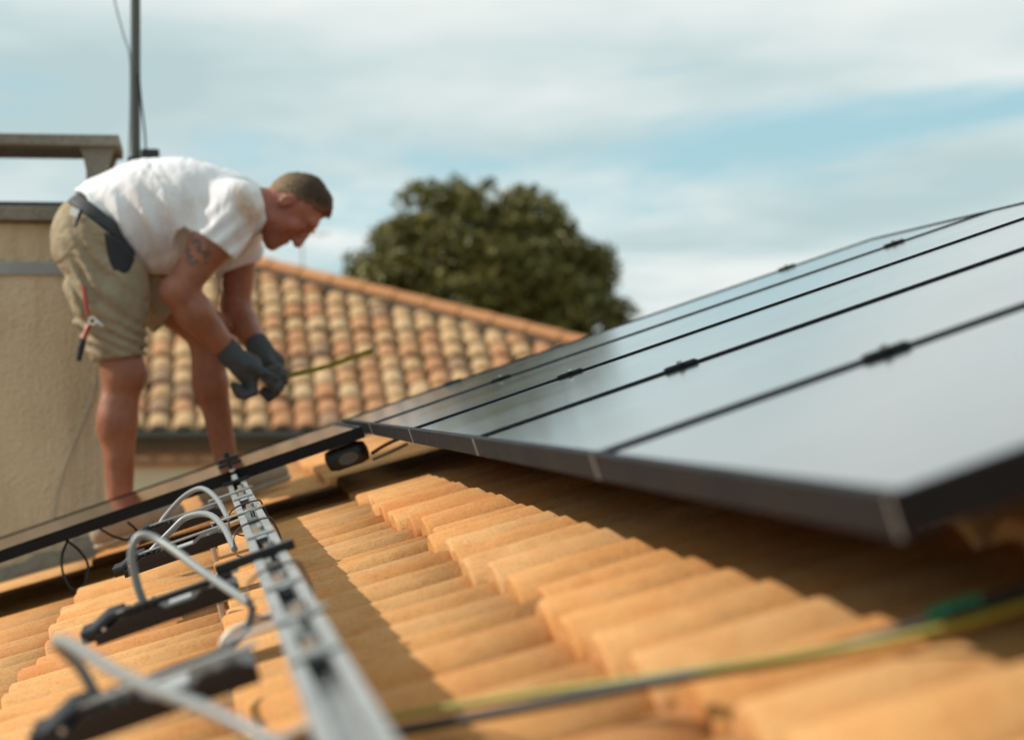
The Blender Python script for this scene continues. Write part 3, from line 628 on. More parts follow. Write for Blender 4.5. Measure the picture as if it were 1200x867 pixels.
# ------------------------------------------------------------------ tree
TX, TY = 5.18, 45.0
tree = empty('round_tree', (TX, TY, 0)); tag(tree, 'dense dark green round-crowned tree behind the neighbouring roof', 'tree')
rn = np.random.RandomState(11); TB = np.array([TX, TY, 0.0])
q = MB(); q.tube([(0, 0, -0.1), (0.05, 0, 1.2), (0.0, 0.05, 2.4), (0.1, 0, 4.0), (0.1, 0, 5.2)], [0.28, 0.22, 0.19, 0.15, 0.08], 10)
trunk = q.build('trunk', M['bark'], tree)
CZ = HC + 1.05; cen = np.array([0.0, 0.0, CZ]); RAD = np.array([2.78, 2.6, 3.05])
def crown_r(dv):     # uneven dome
    az = math.atan2(dv[1], dv[0]); el = dv[2]
    return 1.0 + 0.03*math.sin(3*az+1.2) + 0.03*math.sin(5*az+4*el) + 0.03*math.sin(7*el+2*az+0.6)
cl_c = []
while len(cl_c) < 480:
    dv = rn.normal(size=3); dv /= np.linalg.norm(dv)
    if dv[2] < -0.55: continue
    rr = crown_r(dv)*(0.50+0.45*rn.rand()**0.5); c = dv*RAD*rr
    if c[0] > 1.0 and c[2] < 0.2: c[0] *= 1.06
    cl_c.append(cen + c)
for i in range(70):
    dv = rn.normal(size=3); dv /= np.linalg.norm(dv)
    if dv[2] < -0.3: dv[2] = -dv[2]
    cl_c.append(cen + dv*RAD*crown_r(dv)*(0.93 + 0.12*rn.rand()))
cl_c = np.array(cl_c)
for i in range(9):
    tgt = cl_c[rn.randint(len(cl_c))]; q = MB()
    p0 = np.array([0.03, 0.02, 2.2+0.3*i]); midp = p0*0.5 + tgt*0.5 + np.array([0, 0, -0.25])
    q.tube(spline([p0, midp, tgt], 5), list(np.linspace(0.09, 0.02, 11)), 6); q.build('limb', M['bark'], tree)
LV = []; NL = 118
for c in cl_c:
    rc = (0.24 + 0.24*rn.rand())*(1.0 if len(LV) < 480 else 0.62); n = int(NL*(rc/0.36)**2)
    o = rn.normal(size=(n, 3)); o /= np.linalg.norm(o, axis=1)[:, None]; o *= (rn.rand(n, 1)**0.45)*rc*np.array([1.1, 1.1, 0.8])
    LV.append(c + o)
LV = np.concatenate(LV); n = len(LV)
a = rn.normal(size=(n, 3)); a /= np.linalg.norm(a, axis=1)[:, None]; b = rn.normal(size=(n, 3)); b -= a*(a*b).sum(1)[:, None]; b /= np.linalg.norm(b, axis=1)[:, None]
ls = (0.055 + 0.05*rn.rand(n, 1)); a *= ls; b *= ls*0.55
VV = np.stack([LV-a, LV+b*0.9-a*0.1, LV+a, LV-b*0.9-a*0.1], 1).reshape(-1, 3)
me = bpy.data.meshes.new('crown'); me.vertices.add(len(VV)); me.vertices.foreach_set('co', VV.ravel())
me.loops.add(4*n); me.loops.foreach_set('vertex_index', np.arange(4*n)); me.polygons.add(n); me.polygons.foreach_set('loop_start', np.arange(n)*4); me.polygons.foreach_set('loop_total', np.full(n, 4)); me.update(calc_edges=True)
link('crown', me, M['leaf'], tree); print('leaves', n)

# ------------------------------------------------------------------ the worker: implicit surfaces turned into meshes
class Field:
    def __init__(s, lo, hi, h):
        s.o = np.array(lo, float); s.h = h; s.n = np.ceil((np.array(hi)-s.o)/h).astype(int)+1
        s.F = np.full(s.n, 0.5, np.float32)
    def _sl(s, lo, hi):
        a = np.clip(np.floor((np.array(lo)-s.o)/s.h).astype(int), 0, s.n-1); b = np.clip(np.ceil((np.array(hi)-s.o)/s.h).astype(int)+1, 1, s.n)
        return tuple(slice(int(x), int(max(y, x+1))) for x, y in zip(a, b))
    def pts(s, sl):
        ax = [s.o[i] + s.h*np.arange(sl[i].start, sl[i].stop) for i in range(3)]
        return np.meshgrid(*ax, indexing='ij')
    def apply(s, fn, lo, hi, k, op):
        sl = s._sl(lo, hi); X, Y, Z = s.pts(sl); d = fn(X, Y, Z).astype(np.float32); f = s.F[sl]
        if op == 'add':
            if k > 0:
                hh = np.maximum(k-np.abs(f-d), 0)/k; s.F[sl] = np.minimum(f, d) - hh*hh*k*0.25
            else: s.F[sl] = np.minimum(f, d)
        else:
            d = -d if op == 'sub' else d
            if k > 0:
                hh = np.maximum(k-np.abs(f-d), 0)/k; s.F[sl] = np.maximum(f, d) + hh*hh*k*0.25
            else: s.F[sl] = np.maximum(f, d)
        return s
    def cap(s, a, ra, b, rb, k=0.02, op='add', ys=1.0, yc=0.0):     # tapered capsule; ys < 1 widens it sideways
        a = np.array(a, float); b = np.array(b, float); pad = max(ra, rb)+k+0.02
        def fn(X, Y, Z):
            Yy = (Y-yc)*ys + yc; A = a.copy(); B = b.copy(); A[1] = (A[1]-yc)*ys+yc; B[1] = (B[1]-yc)*ys+yc
            ab = B-A; t = np.clip(((X-A[0])*ab[0] + (Yy-A[1])*ab[1] + (Z-A[2])*ab[2])/max(ab@ab, 1e-9), 0, 1)
            return np.sqrt((X-A[0]-t*ab[0])**2 + (Yy-A[1]-t*ab[1])**2 + (Z-A[2]-t*ab[2])**2) - (ra + (rb-ra)*t)
        pv = np.array([pad, pad/ys, pad]); return s.apply(fn, np.minimum(a, b)-pv, np.maximum(a, b)+pv, k, op)
    def ell(s, c, r, ax=None, k=0.02, op='add'):
        c = np.array(c, float); r = np.array(r, float); Rm = np.eye(3) if ax is None else np.array(ax)
        def fn(X, Y, Z):
            q = [(X-c[0])*Rm[i][0] + (Y-c[1])*Rm[i][1] + (Z-c[2])*Rm[i][2] for i in range(3)]
            k0 = np.sqrt(sum((q[i]/r[i])**2 for i in range(3))); k1 = np.sqrt(sum((q[i]/r[i]**2)**2 for i in range(3)))+1e-9
            return k0*(k0-1)/k1
        pad = r.max()+k+0.02; return s.apply(fn, c-pad, c+pad, k, op)
    def plane(s, p, nrm, k=0.0, lo=None, hi=None):      # keep the side the normal points away from
        p = np.array(p, float); nrm = np.array(nrm, float); nrm /= np.linalg.norm(nrm)
        return s.apply(lambda X, Y, Z: (X-p[0])*nrm[0] + (Y-p[1])*nrm[1] + (Z-p[2])*nrm[2], s.o if lo is None else lo, s.o+s.h*s.n if hi is None else hi, k, 'int')
    def warp(s, fn):
        sl = tuple(slice(0, int(x)) for x in s.n); X, Y, Z = s.pts(sl); s.F += fn(X, Y, Z).astype(np.float32); return s
    def mesh(s, name, origin, smooth=True):
        F = s.F.copy()
        for i in range(3):
            sl = [slice(None)]*3
            for e in (0, -1): sl[i] = e; F[tuple(sl)] = 1.0
        ins = F < 0; nx, ny, nz = F.shape; c = np.zeros((nx-1, ny-1, nz-1), np.int8); corners = [(i, j, k) for i in (0, 1) for j in (0, 1) for k in (0, 1)]
        for i, j, k in corners: c += ins[i:nx-1+i, j:ny-1+j, k:nz-1+k]
        act = (c > 0) & (c < 8); cells = np.argwhere(act); idx = np.full(act.shape, -1, np.int64); idx[act] = np.arange(len(cells))
        pos = np.zeros((len(cells), 3)); cnt = np.zeros(len(cells))
        for a in corners:
            for ax in range(3):
                if a[ax]: continue
                b = list(a); b[ax] = 1
                fa = F[tuple((cells+a).T)]; fb = F[tuple((cells+b).T)]; m_ = (fa < 0) != (fb < 0); t = np.where(m_, fa/np.where(fa == fb, 1, fa-fb), 0)
                pp = np.tile(np.array(a, float), (len(cells), 1)); pp[:, ax] += t; pos[m_] += pp[m_]; cnt[m_] += 1
        V = s.o + s.h*(cells + pos/cnt[:, None]); Q = []
        for ax in range(3):
            o1, o2 = [(1, 2), (2, 0), (0, 1)][ax]
            s0 = [slice(1, -1)]*3; s1 = [slice(1, -1)]*3; s0[ax] = slice(0, -1); s1[ax] = slice(1, None)
            A = ins[tuple(s0)]; B = ins[tuple(s1)]; e = np.argwhere(A != B); fl = A[tuple(e.T)]
            off = np.array([1, 1, 1]); off[ax] = 0; e = e+off
            def cid(d1, d2):
                q_ = e.copy(); q_[:, o1] += d1; q_[:, o2] += d2; return idx[tuple(q_.T)]
            qd = np.stack([cid(-1, -1), cid(0, -1), cid(0, 0), cid(-1, 0)], 1); qd[~fl] = qd[~fl][:, ::-1]; Q.append(qd)
        Q = np.concatenate(Q); Q = Q[(Q >= 0).all(1)]; V = V - np.array(origin); n = len(Q)
        # light relaxation to take the grid out of the surface
        Eg = np.concatenate([Q[:, [0, 1]], Q[:, [1, 2]], Q[:, [2, 3]], Q[:, [3, 0]]])
        for it in range(3 if smooth else 0):
            acc = np.zeros_like(V); ct = np.zeros(len(V))
            np.add.at(acc, Eg[:, 0], V[Eg[:, 1]]); np.add.at(acc, Eg[:, 1], V[Eg[:, 0]]); np.add.at(ct, Eg[:, 0], 1); np.add.at(ct, Eg[:, 1], 1)
            lam = (0.5, -0.52, 0.5)[it]
            V = V + lam*(acc/np.maximum(ct, 1)[:, None] - V)
        me = bpy.data.meshes.new(name); me.vertices.add(len(V)); me.vertices.foreach_set('co', V.ravel())
        me.loops.add(4*n); me.loops.foreach_set('vertex_index', Q.ravel()); me.polygons.add(n); me.polygons.foreach_set('loop_start', np.arange(n)*4); me.polygons.foreach_set('loop_total', np.full(n, 4))
        me.update(calc_edges=True); me.polygons.foreach_set('use_smooth', [True]*n); me.validate(); return me

MY = 7.68                                          # depth of the worker's mid plane
root_p = np.array(at(200, 600, MY)); root_p[2] = R(-0.55, MY, -0.15).z
man = empty('person', root_p)
tag(man, 'bending worker in white t-shirt, khaki shorts and grey gloves holding a tape', 'person')
MO = root_p
def J(x, y, Y=MY): return at(x, y, Y)
nsh, nel, nwr = J(277, 243, 7.50), J(209, 341, 7.47), J(267, 411, 7.55)
fsh, fel, fwr = J(283, 256, 7.86), J(277, 360, 7.88), J(304, 408, 7.73)
nhip, nkn, nan_ = J(121, 288, 7.58), J(144, 438, 7.56), J(141, 598, 7.56)
fhip, fkn, fan_ = J(130, 292, 7.78), J(240, 388, 7.82), J(266, 546, 7.84)
HCN = J(341, 245)
uu = np.array([0.90, 0, 0.44]); uu /= np.linalg.norm(uu); ff = np.array([0.44, 0, -0.90]); ff -= uu*(uu@ff); ff /= np.linalg.norm(ff); yy_ = np.array([0, 1.0, 0])
# the head is turned a touch towards the camera
tw = math.radians(-9); ff2 = ff*math.cos(tw) + yy_*math.sin(tw); sy = np.cross(ff2, uu); sy /= np.linalg.norm(sy); ff = ff2
if sy[1] < 0: sy = -sy
AX = [uu, ff, sy]
def hp(u, f, y=0.0): return HCN + uu*u + ff*f + sy*y
lo = np.array([J(55, 0)[0], 7.30, J(0, 660)[2]]); hi = np.array([J(405, 0)[0], 8.05, J(0, 180)[2]])
b = Field(lo, hi, 0.0058)
# legs
b.cap(nhip, 0.095, nkn, 0.064, 0.02); b.cap(nkn, 0.058, J(139, 500, 7.56), 0.055, 0.02); b.cap(J(139, 495, 7.56), 0.055, nan_, 0.037, 0.02); b.ell(J(130, 492, 7.56), (0.042, 0.050, 0.085), k=0.03)
b.ell(J(149, 440, 7.55), (0.052, 0.05, 0.055), k=0.03)
b.cap(fhip, 0.095, fkn, 0.062, 0.02); b.cap(fkn, 0.056, J(248, 450, 7.83), 0.051, 0.02); b.cap(J(248, 450, 7.83), 0.051, fan_, 0.036, 0.02); b.ell(J(241, 446, 7.83), (0.040, 0.047, 0.08), k=0.03); b.ell(J(249, 384, 7.82), (0.052, 0.052, 0.056), k=0.03)
# pelvis and trunk
b.cap(J(122, 278, 7.68), 0.13, J(175, 250), 0.125, 0.05, ys=0.8, yc=MY); b.cap(J(175, 250), 0.125, J(250, 244), 0.115, 0.05, ys=0.72, yc=MY); b.cap(J(262, 244, 7.56), 0.075, J(262, 250, 7.80), 0.075, 0.05)
# arms
b.cap(nsh, 0.068, J(246, 288, 7.475), 0.063, 0.03); b.cap(J(246, 288, 7.475), 0.062, nel, 0.050, 0.02); b.cap(nel, 0.047, J(228, 366, 7.49), 0.056, 0.025); b.cap(J(226, 364, 7.49), 0.056, nwr, 0.036, 0.02); b.ell(J(199, 343, 7.47), (0.024, 0.03, 0.03), k=0.03)
b.cap(fsh, 0.062, fel, 0.045, 0.03); b.cap(fel, 0.046, J(284, 378, 7.85), 0.047, 0.02); b.cap(J(284, 378, 7.85), 0.047, fwr, 0.033, 0.02)
# neck and head
b.cap(J(288, 243), 0.072, hp(-0.055, -0.032), 0.060, 0.03)
b.ell(hp(0.024, -0.008), (0.088, 0.094, 0.074), AX, 0.02); b.ell(hp(-0.045, 0.024), (0.068, 0.066, 0.057), AX, 0.025)
b.ell(hp(-0.100, 0.072), (0.026, 0.026, 0.028), AX, 0.022); b.cap(hp(-0.075, 0.012, -0.045), 0.020, hp(-0.098, 0.052, -0.015), 0.018, 0.025); b.cap(hp(-0.075, 0.012, 0.045), 0.020, hp(-0.098, 0.052, 0.015), 0.018, 0.025)
b.ell(hp(0.036, 0.075), (0.020, 0.016, 0.050), AX, 0.015)
for sgn in (-1, 1):
    b.ell(hp(0.008, 0.094, sgn*0.031), (0.014, 0.016, 0.017), AX, 0.012, 'sub'); b.ell(hp(0.007, 0.074, sgn*0.031), (0.012, 0.012, 0.013), AX, 0.006)
    b.ell(hp(-0.020, 0.062, sgn*0.045), (0.020, 0.018, 0.018), AX, 0.02)
    b.ell(hp(-0.006, -0.014, sgn*0.078), (0.032, 0.019, 0.010), AX, 0.006); b.ell(hp(-0.004, -0.010, sgn*0.088), (0.018, 0.009, 0.007), AX, 0.004, 'sub')
b.cap(hp(0.018, 0.090), 0.010, hp(-0.030, 0.112), 0.013, 0.012); b.ell(hp(-0.033, 0.103), (0.010, 0.014, 0.019), AX, 0.008)
b.ell(hp(-0.060, 0.084), (0.008, 0.014, 0.024), AX, 0.008); b.ell(hp(-0.076, 0.083), (0.008, 0.013, 0.022), AX, 0.008); b.cap(hp(-0.068, 0.098, -0.02), 0.003, hp(-0.068, 0.098, 0.02), 0.003, 0.004, 'sub')
# skin
def local(p): return tuple(np.array(p)-MO)
m = Mat('skin'); v = m.coord()
c = m.mix(m.ramp(m.noise(v, 14, 5, 0.6), [(0.35, 0.0), (0.7, 1.0)]), (0.255, 0.088, 0.048), (0.35, 0.14, 0.078))
def near_mask(m, v, p, r0, r1, sc=(1, 1, 1)):
    d_ = m.n('ShaderNodeVectorMath', operation='SUBTRACT'); m.l(v, d_.inputs[0]); d_.inputs[1].default_value = local(p)
    e_ = m.n('ShaderNodeVectorMath', operation='MULTIPLY'); m.l(d_.outputs[0], e_.inputs[0]); e_.inputs[1].default_value = sc
    ln = m.n('ShaderNodeVectorMath', operation='LENGTH'); m.l(e_.outputs[0], ln.inputs[0])
    return m.ramp(ln.outputs['Value'], [(r0, 1.0), (r1, 0.0)])
c = m.mix(m.ramp(m.noise(v, 60, 6, 0.7), [(0.5, 0.0), (0.75, 0.4)]), c, (0.20, 0.075, 0.045))
tmask = near_mask(m, v, J(229, 293, 7.415), 0.030, 0.060)
ink = m.ramp(m.noise(v, 48, 3, 0.5), [(0.50, 0.0), (0.55, 0.8)])
c = m.mix(m.math('MULTIPLY', tmask, ink), c, (0.05, 0.045, 0.05))
c = m.mix(m.math('MULTIPLY', near_mask(m, v, hp(-0.02, 0.03), 0.06, 0.16), 0.45), c, (0.44, 0.13, 0.095))
c = m.mix(m.math('MULTIPLY', near_mask(m, v, hp(-0.092, 0.055), 0.03, 0.07), m.ramp(m.noise(v, 220, 2), [(0.4, 0.55), (0.6, 0.2)])), c, (0.10, 0.05, 0.035))
m.base(c).set(0.45, 0, 0.4); m.p.inputs['Subsurface Weight'].default_value = 0.03; m.p.inputs['Subsurface Radius'].default_value = (0.02, 0.008, 0.004); m.bump(m.math('ADD', m.noise(v, 160, 4), m.math('MULTIPLY', m.noise(v, 26, 3), 2.5)), 0.3, 0.004)
M['skin'] = m.m
link('body', b.mesh('body', MO), M['skin'], man)

# shirt
M_sh = Mat('white cotton'); v = M_sh.coord()
c = M_sh.mix(M_sh.ramp(M_sh.noise(v, 7, 5), [(0.45, 0.0), (0.75, 0.5)]), (0.76, 0.745, 0.76), (0.60, 0.545, 0.52))
stain = M_sh.math('MULTIPLY', near_mask(M_sh, v, J(291, 244, 7.43), 0.02, 0.10, (1.3, 1, 0.75)), M_sh.ramp(M_sh.noise(v, 13, 4), [(0.38, 0.0), (0.62, 0.75)]))
c = M_sh.mix(stain, c, (0.46, 0.24, 0.085))
dust_ = M_sh.math('MULTIPLY', near_mask(M_sh, v, J(195, 235, 7.50), 0.03, 0.16), M_sh.ramp(M_sh.noise(v, 21, 4), [(0.52, 0.0), (0.70, 0.5)])); c = M_sh.mix(dust_, c, (0.42, 0.30, 0.21))
M_sh.base(c).set(0.9, 0, 0.2)
def crease(mm, vec, sc_, stretch, rotz):
    mpn = mm.n('ShaderNodeMapping'); mpn.inputs['Scale'].default_value = stretch; mpn.inputs['Rotation'].default_value = rotz; mm.l(vec, mpn.inputs[0])
    d_ = mm.math('ABSOLUTE', mm.math('SUBTRACT', mm.noise(mpn.outputs[0], sc_, 3, 0.5), 0.5)); return mm.ramp(d_, [(0.0, 0.0), (0.10, 1.0)])
M_sh.bump(M_sh.math('ADD', M_sh.math('MULTIPLY', crease(M_sh, v, 5.5, (1.7, 1.0, 0.5), (0, 0.5, 0)), 0.9), M_sh.noise(v, 16, 3, 0.5)), 0.32, 0.013)
s_ = Field([J(75, 0)[0], 7.36, J(0, 345)[2]], [J(325, 0)[0], 8.02, J(0, 175)[2]], 0.0052)
s_.cap(J(132, 262), 0.155, J(175, 250), 0.160, 0.05, ys=0.80, yc=MY); s_.cap(J(175, 250), 0.160, J(218, 247), 0.155, 0.05, ys=0.80, yc=MY); s_.cap(J(218, 247), 0.155, J(262, 245), 0.118, 0.05, ys=0.74, yc=MY)
s_.cap(J(262, 245), 0.105, J(296, 244), 0.074, 0.05, ys=0.85, yc=MY)
s_.cap(J(186, 278), 0.075, J(196, 300), 0.050, 0.06, ys=0.6, yc=MY)
s_.cap(J(158, 262, 7.60), 0.10, J(182, 296, 7.62), 0.055, 0.05)
s_.cap(nsh, 0.086, J(244, 295, 7.472), 0.079, 0.05); s_.cap(J(284, 250, 7.85), 0.080, J(278, 330, 7.885), 0.068, 0.045)
def folds(X, Y, Z):
    px_ = (X-J(200, 245)[0]); pz = Z-J(200, 245)[2]; out_ = np.zeros_like(X)
    top = np.clip((pz+0.02)/0.14, 0, 1)*np.clip(1-np.abs(px_+0.01)/0.17, 0, 1)
    out_ += 0.0024*np.sin(2*PI*(px_ + 0.25*pz + 0.03*np.sin(Y*11+px_*9) + 0.012*np.sin(Z*31))/0.036)*top*(0.55+0.45*np.sin(px_*33+Y*13))
    side = np.clip(1-np.abs(pz+0.06)/0.16, 0, 1)*np.clip((0.10-px_)/0.12, 0, 1)
    out_ += 0.0125*np.sin(2*PI*(px_*0.95 + pz*0.52 + 0.02*np.sin(Y*9+pz*12))/0.078)*side
    arm = np.clip((px_-0.08)/0.06, 0, 1)*np.clip((-pz+0.02)/0.10, 0, 1)
    out_ += 0.0055*np.sin(2*PI*(px_*0.7 - pz*0.75 + 0.01*np.sin(Y*20))/0.052)*arm
    return out_
s_.warp(folds)
# hem across the small of the back, sleeve ends, neckline
hn = np.array([-(300-215), 0, -(160-88)], float); hn = np.array([-0.76, 0, -0.65])
hx = J(120, 345)[0]
s_.apply(lambda X, Y, Z: (X-J(86, 219)[0])*hn[0] + (Z-J(86, 219)[2])*hn[2] + 0.008*np.sin(Z*45+Y*14), s_.o, s_.o+s_.h*s_.n, 0.0, 'int')
ad = (nel-nsh)/np.linalg.norm(nel-nsh); hp0 = J(250, 289, 7.475)
fh = J(281, 314, 7.88); s_.apply(lambda X, Y, Z: np.where((Y > 7.76) & (X > J(262, 300)[0]), fh[2]-Z + 0.35*(X-fh[0]), -1), fh-0.25, fh+0.25, 0.0, 'int')
def sleeve_cut(X, Y, Z):
    e_ = (X-hp0[0])*ad[0]+(Y-hp0[1])*ad[1]+(Z-hp0[2])*ad[2]
    c_ = hp0 + ad*0.06; r_ = np.sqrt((X-c_[0])**2+(Y-c_[1])**2+(Z-c_[2])**2)
    return np.where((r_ < 0.12) & (Y < 7.565), e_, -1)
s_.apply(sleeve_cut, hp0-0.25, hp0+0.25, 0.0, 'int')
nk = J(307, 236); nkd = np.array([0.93, 0, 0.2]); s_.plane(nk, nkd)
# hollow the openings round arms and neck
s_.cap(J(262, 268, 7.485), 0.058, J(215, 335, 7.47), 0.066, 0.0, 'sub'); s_.cap(J(281, 290, 7.87), 0.052, J(278, 345, 7.885), 0.054, 0.0, 'sub')
s_.cap(J(300, 242), 0.060, J(325, 240), 0.066, 0.0, 'sub')
link('shirt', s_.mesh('shirt', MO), M_sh.m, man)

# shorts
M_kh = Mat('khaki canvas'); v = M_kh.coord()
c = M_kh.mix(M_kh.ramp(M_kh.noise(v, 9, 5), [(0.35, 0.0), (0.7, 1.0)]), (0.285, 0.225, 0.145), (0.375, 0.305, 0.21))
c = M_kh.mix(M_kh.ramp(M_kh.noise(v, 33, 5, 0.7), [(0.55, 0.0), (0.75, 0.35)]), c, (0.20, 0.145, 0.085))
M_kh.base(c).set(0.92, 0, 0.2); M_kh.bump(M_kh.math('ADD', M_kh.math('MULTIPLY', crease(M_kh, v, 7, (1.0, 1.0, 1.6), (0, -0.6, 0)), 1.0), M_kh.noise(v, 18, 4)), 0.36, 0.013)
h_ = Field([J(55, 0)[0], 7.36, J(0, 435)[2]], [J(225, 0)[0], 8.02, J(0, 215)[2]], 0.0055)
h_.ell(J(119, 276, 7.60), (0.150, 0.135, 0.150), k=0.05); h_.ell(J(119, 276, 7.77), (0.150, 0.135, 0.150), k=0.05)
h_.cap(J(119, 285, 7.585), 0.146, J(128, 350, 7.565), 0.116, 0.04); h_.cap(J(128, 350, 7.565), 0.116, J(142, 440, 7.56), 0.076, 0.04)
h_.cap(J(124, 285, 7.78), 0.140, J(205, 362, 7.815), 0.098, 0.04); h_.cap(J(205, 362, 7.815), 0.098, J(235, 388, 7.82), 0.085, 0.03)
h_.cap(J(140, 245), 0.115, J(120, 280), 0.14, 0.03, ys=0.85, yc=MY)
def sfold(X, Y, Z):
    px_ = X-J(100, 340)[0]; pz = Z-J(100, 340)[2]; near = np.clip(1-np.hypot(px_, pz)/0.20, 0, 1)
    o_ = 0.0115*np.sin(2*PI*(pz*0.72 + px_*0.9 + 0.02*np.sin(Y*14) + 0.012*np.sin(px_*40))/0.062)*near
    px2 = X-J(140, 400)[0]; pz2 = Z-J(140, 400)[2]
    return o_ + 0.006*np.sin(2*PI*(px2 + 0.25*np.sin(pz2*9))/0.075)*np.clip(1-np.abs(pz2)/0.12, 0, 1)
h_.warp(sfold)
hem = J(141, 420, 7.56); h_.apply(lambda X, Y, Z: np.where((Y < 7.69) & (X < J(185, 400)[0]), hem[2]-Z-0.12*(X-hem[0])*-1, -1), h_.o, h_.o+h_.h*h_.n, 0.0, 'int')
td = (fkn-fhip)/np.linalg.norm(fkn-fhip); fh2 = J(203, 366, 7.815)
h_.apply(lambda X, Y, Z: np.where((Y > 7.66), (X-fh2[0])*td[0]+(Z-fh2[2])*td[2], -1), h_.o, h_.o+h_.h*h_.n, 0.0, 'int')
wax = np.array([0.62, 0, 0.785]); wp = J(101, 256)
h_.plane(wp, wax)
h_.cap(J(143, 405, 7.56), 0.066, J(143, 450, 7.56), 0.066, 0.0, 'sub'); h_.cap(J(200, 360, 7.812), 0.076, J(240, 392, 7.82), 0.074, 0.0, 'sub')
link('shorts', h_.mesh('shorts', MO), M_kh.m, man)
# belt with buckle pad, black pocket flap
bl = Field([J(60, 0)[0], 7.36, J(0, 310)[2]], [J(190, 0)[0], 8.02, J(0, 205)[2]], 0.005)
bl.ell(J(119, 276, 7.60), (0.149, 0.134, 0.149), k=0.05); bl.ell(J(119, 276, 7.77), (0.149, 0.134, 0.149), k=0.05); bl.cap(J(140, 245), 0.113, J(120, 280), 0.139, 0.03, ys=0.85, yc=MY)
bl.plane(wp + wax*0.043, wax); bl.plane(wp + wax*0.001, -wax)
belt = link('belt', bl.mesh('belt', MO), plain('dark belt', (0.035, 0.036, 0.04), 0.6, 0, 0.4, 0.2, 40, 0.2), man)
q = MB()
def surf(x, y, Y): return Vector(at(x, y, Y)) - Vector(MO)
tv = [surf(84, 242, 7.475), surf(94, 247, 7.455), surf(92, 256, 7.448), surf(81, 251, 7.47)]
q.add(tv + [p_ + Vector((0, -0.008, 0)) for p_ in tv], [(4, 5, 6, 7), (0, 1, 5, 4), (1, 2, 6, 5), (2, 3, 7, 6), (3, 0, 4, 7)]); q.build('belt_patch', plain('grey leather', (0.42, 0.41, 0.40), 0.4), belt)
q = MB(); q.tube([surf(95, 246, 7.455), surf(91, 256, 7.44), surf(87, 266, 7.43)], [0.006, 0.007, 0.005], 8); q.build('strap_end', M['black'], belt)
pf = Field([J(110, 0)[0], 7.34, J(0, 335)[2]], [J(165, 0)[0], 7.60, J(0, 255)[2]], 0.0045)
pf.ell(J(119, 276, 7.60), (0.155, 0.140, 0.155), k=0.05); pf.cap(J(119, 285, 7.585), 0.152, J(128, 350, 7.565), 0.122, 0.04)
poly_ = [(121, 271), (140, 280), (156, 292), (158, 304), (151, 318), (137, 326), (130, 318)]
cx_ = sum(p_[0] for p_ in poly_)/7; cz_ = sum(p_[1] for p_ in poly_)/7
for i in range(7):
    (xa, ya), (xb, yb) = poly_[i], poly_[(i+1) % 7]; nx_, ny_ = yb-ya, -(xb-xa)
    if nx_*(xa-cx_) + ny_*(ya-cz_) < 0: nx_, ny_ = -nx_, -ny_
    pf.plane(J(xa, ya, 7.45), np.array([nx_, 0, -ny_]), 0.006)
pf.plane(np.array([0, 7.53, 0]), np.array([0, 1, 0]))
link('pocket', pf.mesh('pocket', MO), plain('black reinforced pocket', (0.022, 0.022, 0.026), 0.55, 0, 0.4, 0.4, 30, 0.3), man)

# hair, brows, eyes
hr = Field(HCN-0.17, HCN+0.17, 0.0042)
hr.ell(hp(0.026, -0.010), (0.093, 0.098, 0.078), AX, 0.02); hr.cap(hp(0.095, 0.020, -0.025), 0.024, hp(0.086, 0.058, -0.02), 0.018, 0.03); hr.cap(hp(0.095, 0.020, 0.03), 0.024, hp(0.088, 0.058, 0.02), 0.018, 0.03); hr.cap(hp(0.088, -0.03), 0.036, hp(0.098, 0.02), 0.030, 0.03, ys=0.7, yc=HCN[1])
hr.cap(hp(0.092, 0.058, -0.02), 0.012, hp(0.080, 0.080, -0.015), 0.008, 0.012); hr.cap(hp(0.094, 0.058, 0.01), 0.012, hp(0.084, 0.082, 0.012), 0.007, 0.012)
def hline(X, Y, Z):
    qx, qy, qz = X-HCN[0], Y-HCN[1], Z-HCN[2]; U = qx*uu[0]+qy*uu[1]+qz*uu[2]; Fv = qx*ff[0]+qy*ff[1]+qz*ff[2]; Sd = qx*sy[0]+qy*sy[1]+qz*sy[2]
    back_ = 0.15*(U-0.078) - 0.16*(Fv-0.056)
    lim = -(back_/0.22) + 0.005*np.sin(Sd*160) + 0.005*np.sin(Fv*210+U*140)
    return np.maximum(lim, np.where(np.abs(Sd) > 0.055, -(U-0.026+(-Fv)*0.8)*0.6, -1))
hr.apply(hline, hr.o, hr.o+hr.h*hr.n, 0.008, 'int')
hr.warp(lambda X, Y, Z: 0.0034*np.sin(X*420+Y*90+np.sin(Z*60)*3)*np.cos(Y*310+Z*120) + 0.0018*np.sin(Y*520+X*130))
M_h = Mat('short brown hair'); v = M_h.coord(); c = M_h.mix(M_h.noise(v, 60, 4), (0.032, 0.018, 0.010), (0.085, 0.048, 0.027))
c = M_h.mix(near_mask(M_h, v, hp(-0.01, -0.075, -0.03), 0.03, 0.11), c, (0.24, 0.155, 0.085)); dv_ = M_h.n('ShaderNodeVectorMath', operation='DOT_PRODUCT'); dd_ = (uu*0.15-ff*0.16)/0.22; M_h.l(v, dv_.inputs[0]); dv_.inputs[1].default_value = tuple(dd_)
k0_ = float((HCN-MO) @ dd_ + (0.15*0.078-0.16*0.056)/0.22)
fade = M_h.ramp(M_h.math('ADD', M_h.math('MULTIPLY', M_h.math('SUBTRACT', dv_.outputs['Value'], k0_), 14.0), M_h.math('MULTIPLY', M_h.noise(v, 130, 3), 0.5)), [(0.18, 0.8), (0.62, 0.0)])
c = M_h.mix(fade, c, (0.30, 0.125, 0.075)); M_h.base(c).set(0.7, 0, 0.3); M_h.bump(M_h.noise(v, 240, 3), 0.6, 0.006)
link('hair', hr.mesh('hair', MO), M_h.m, man)
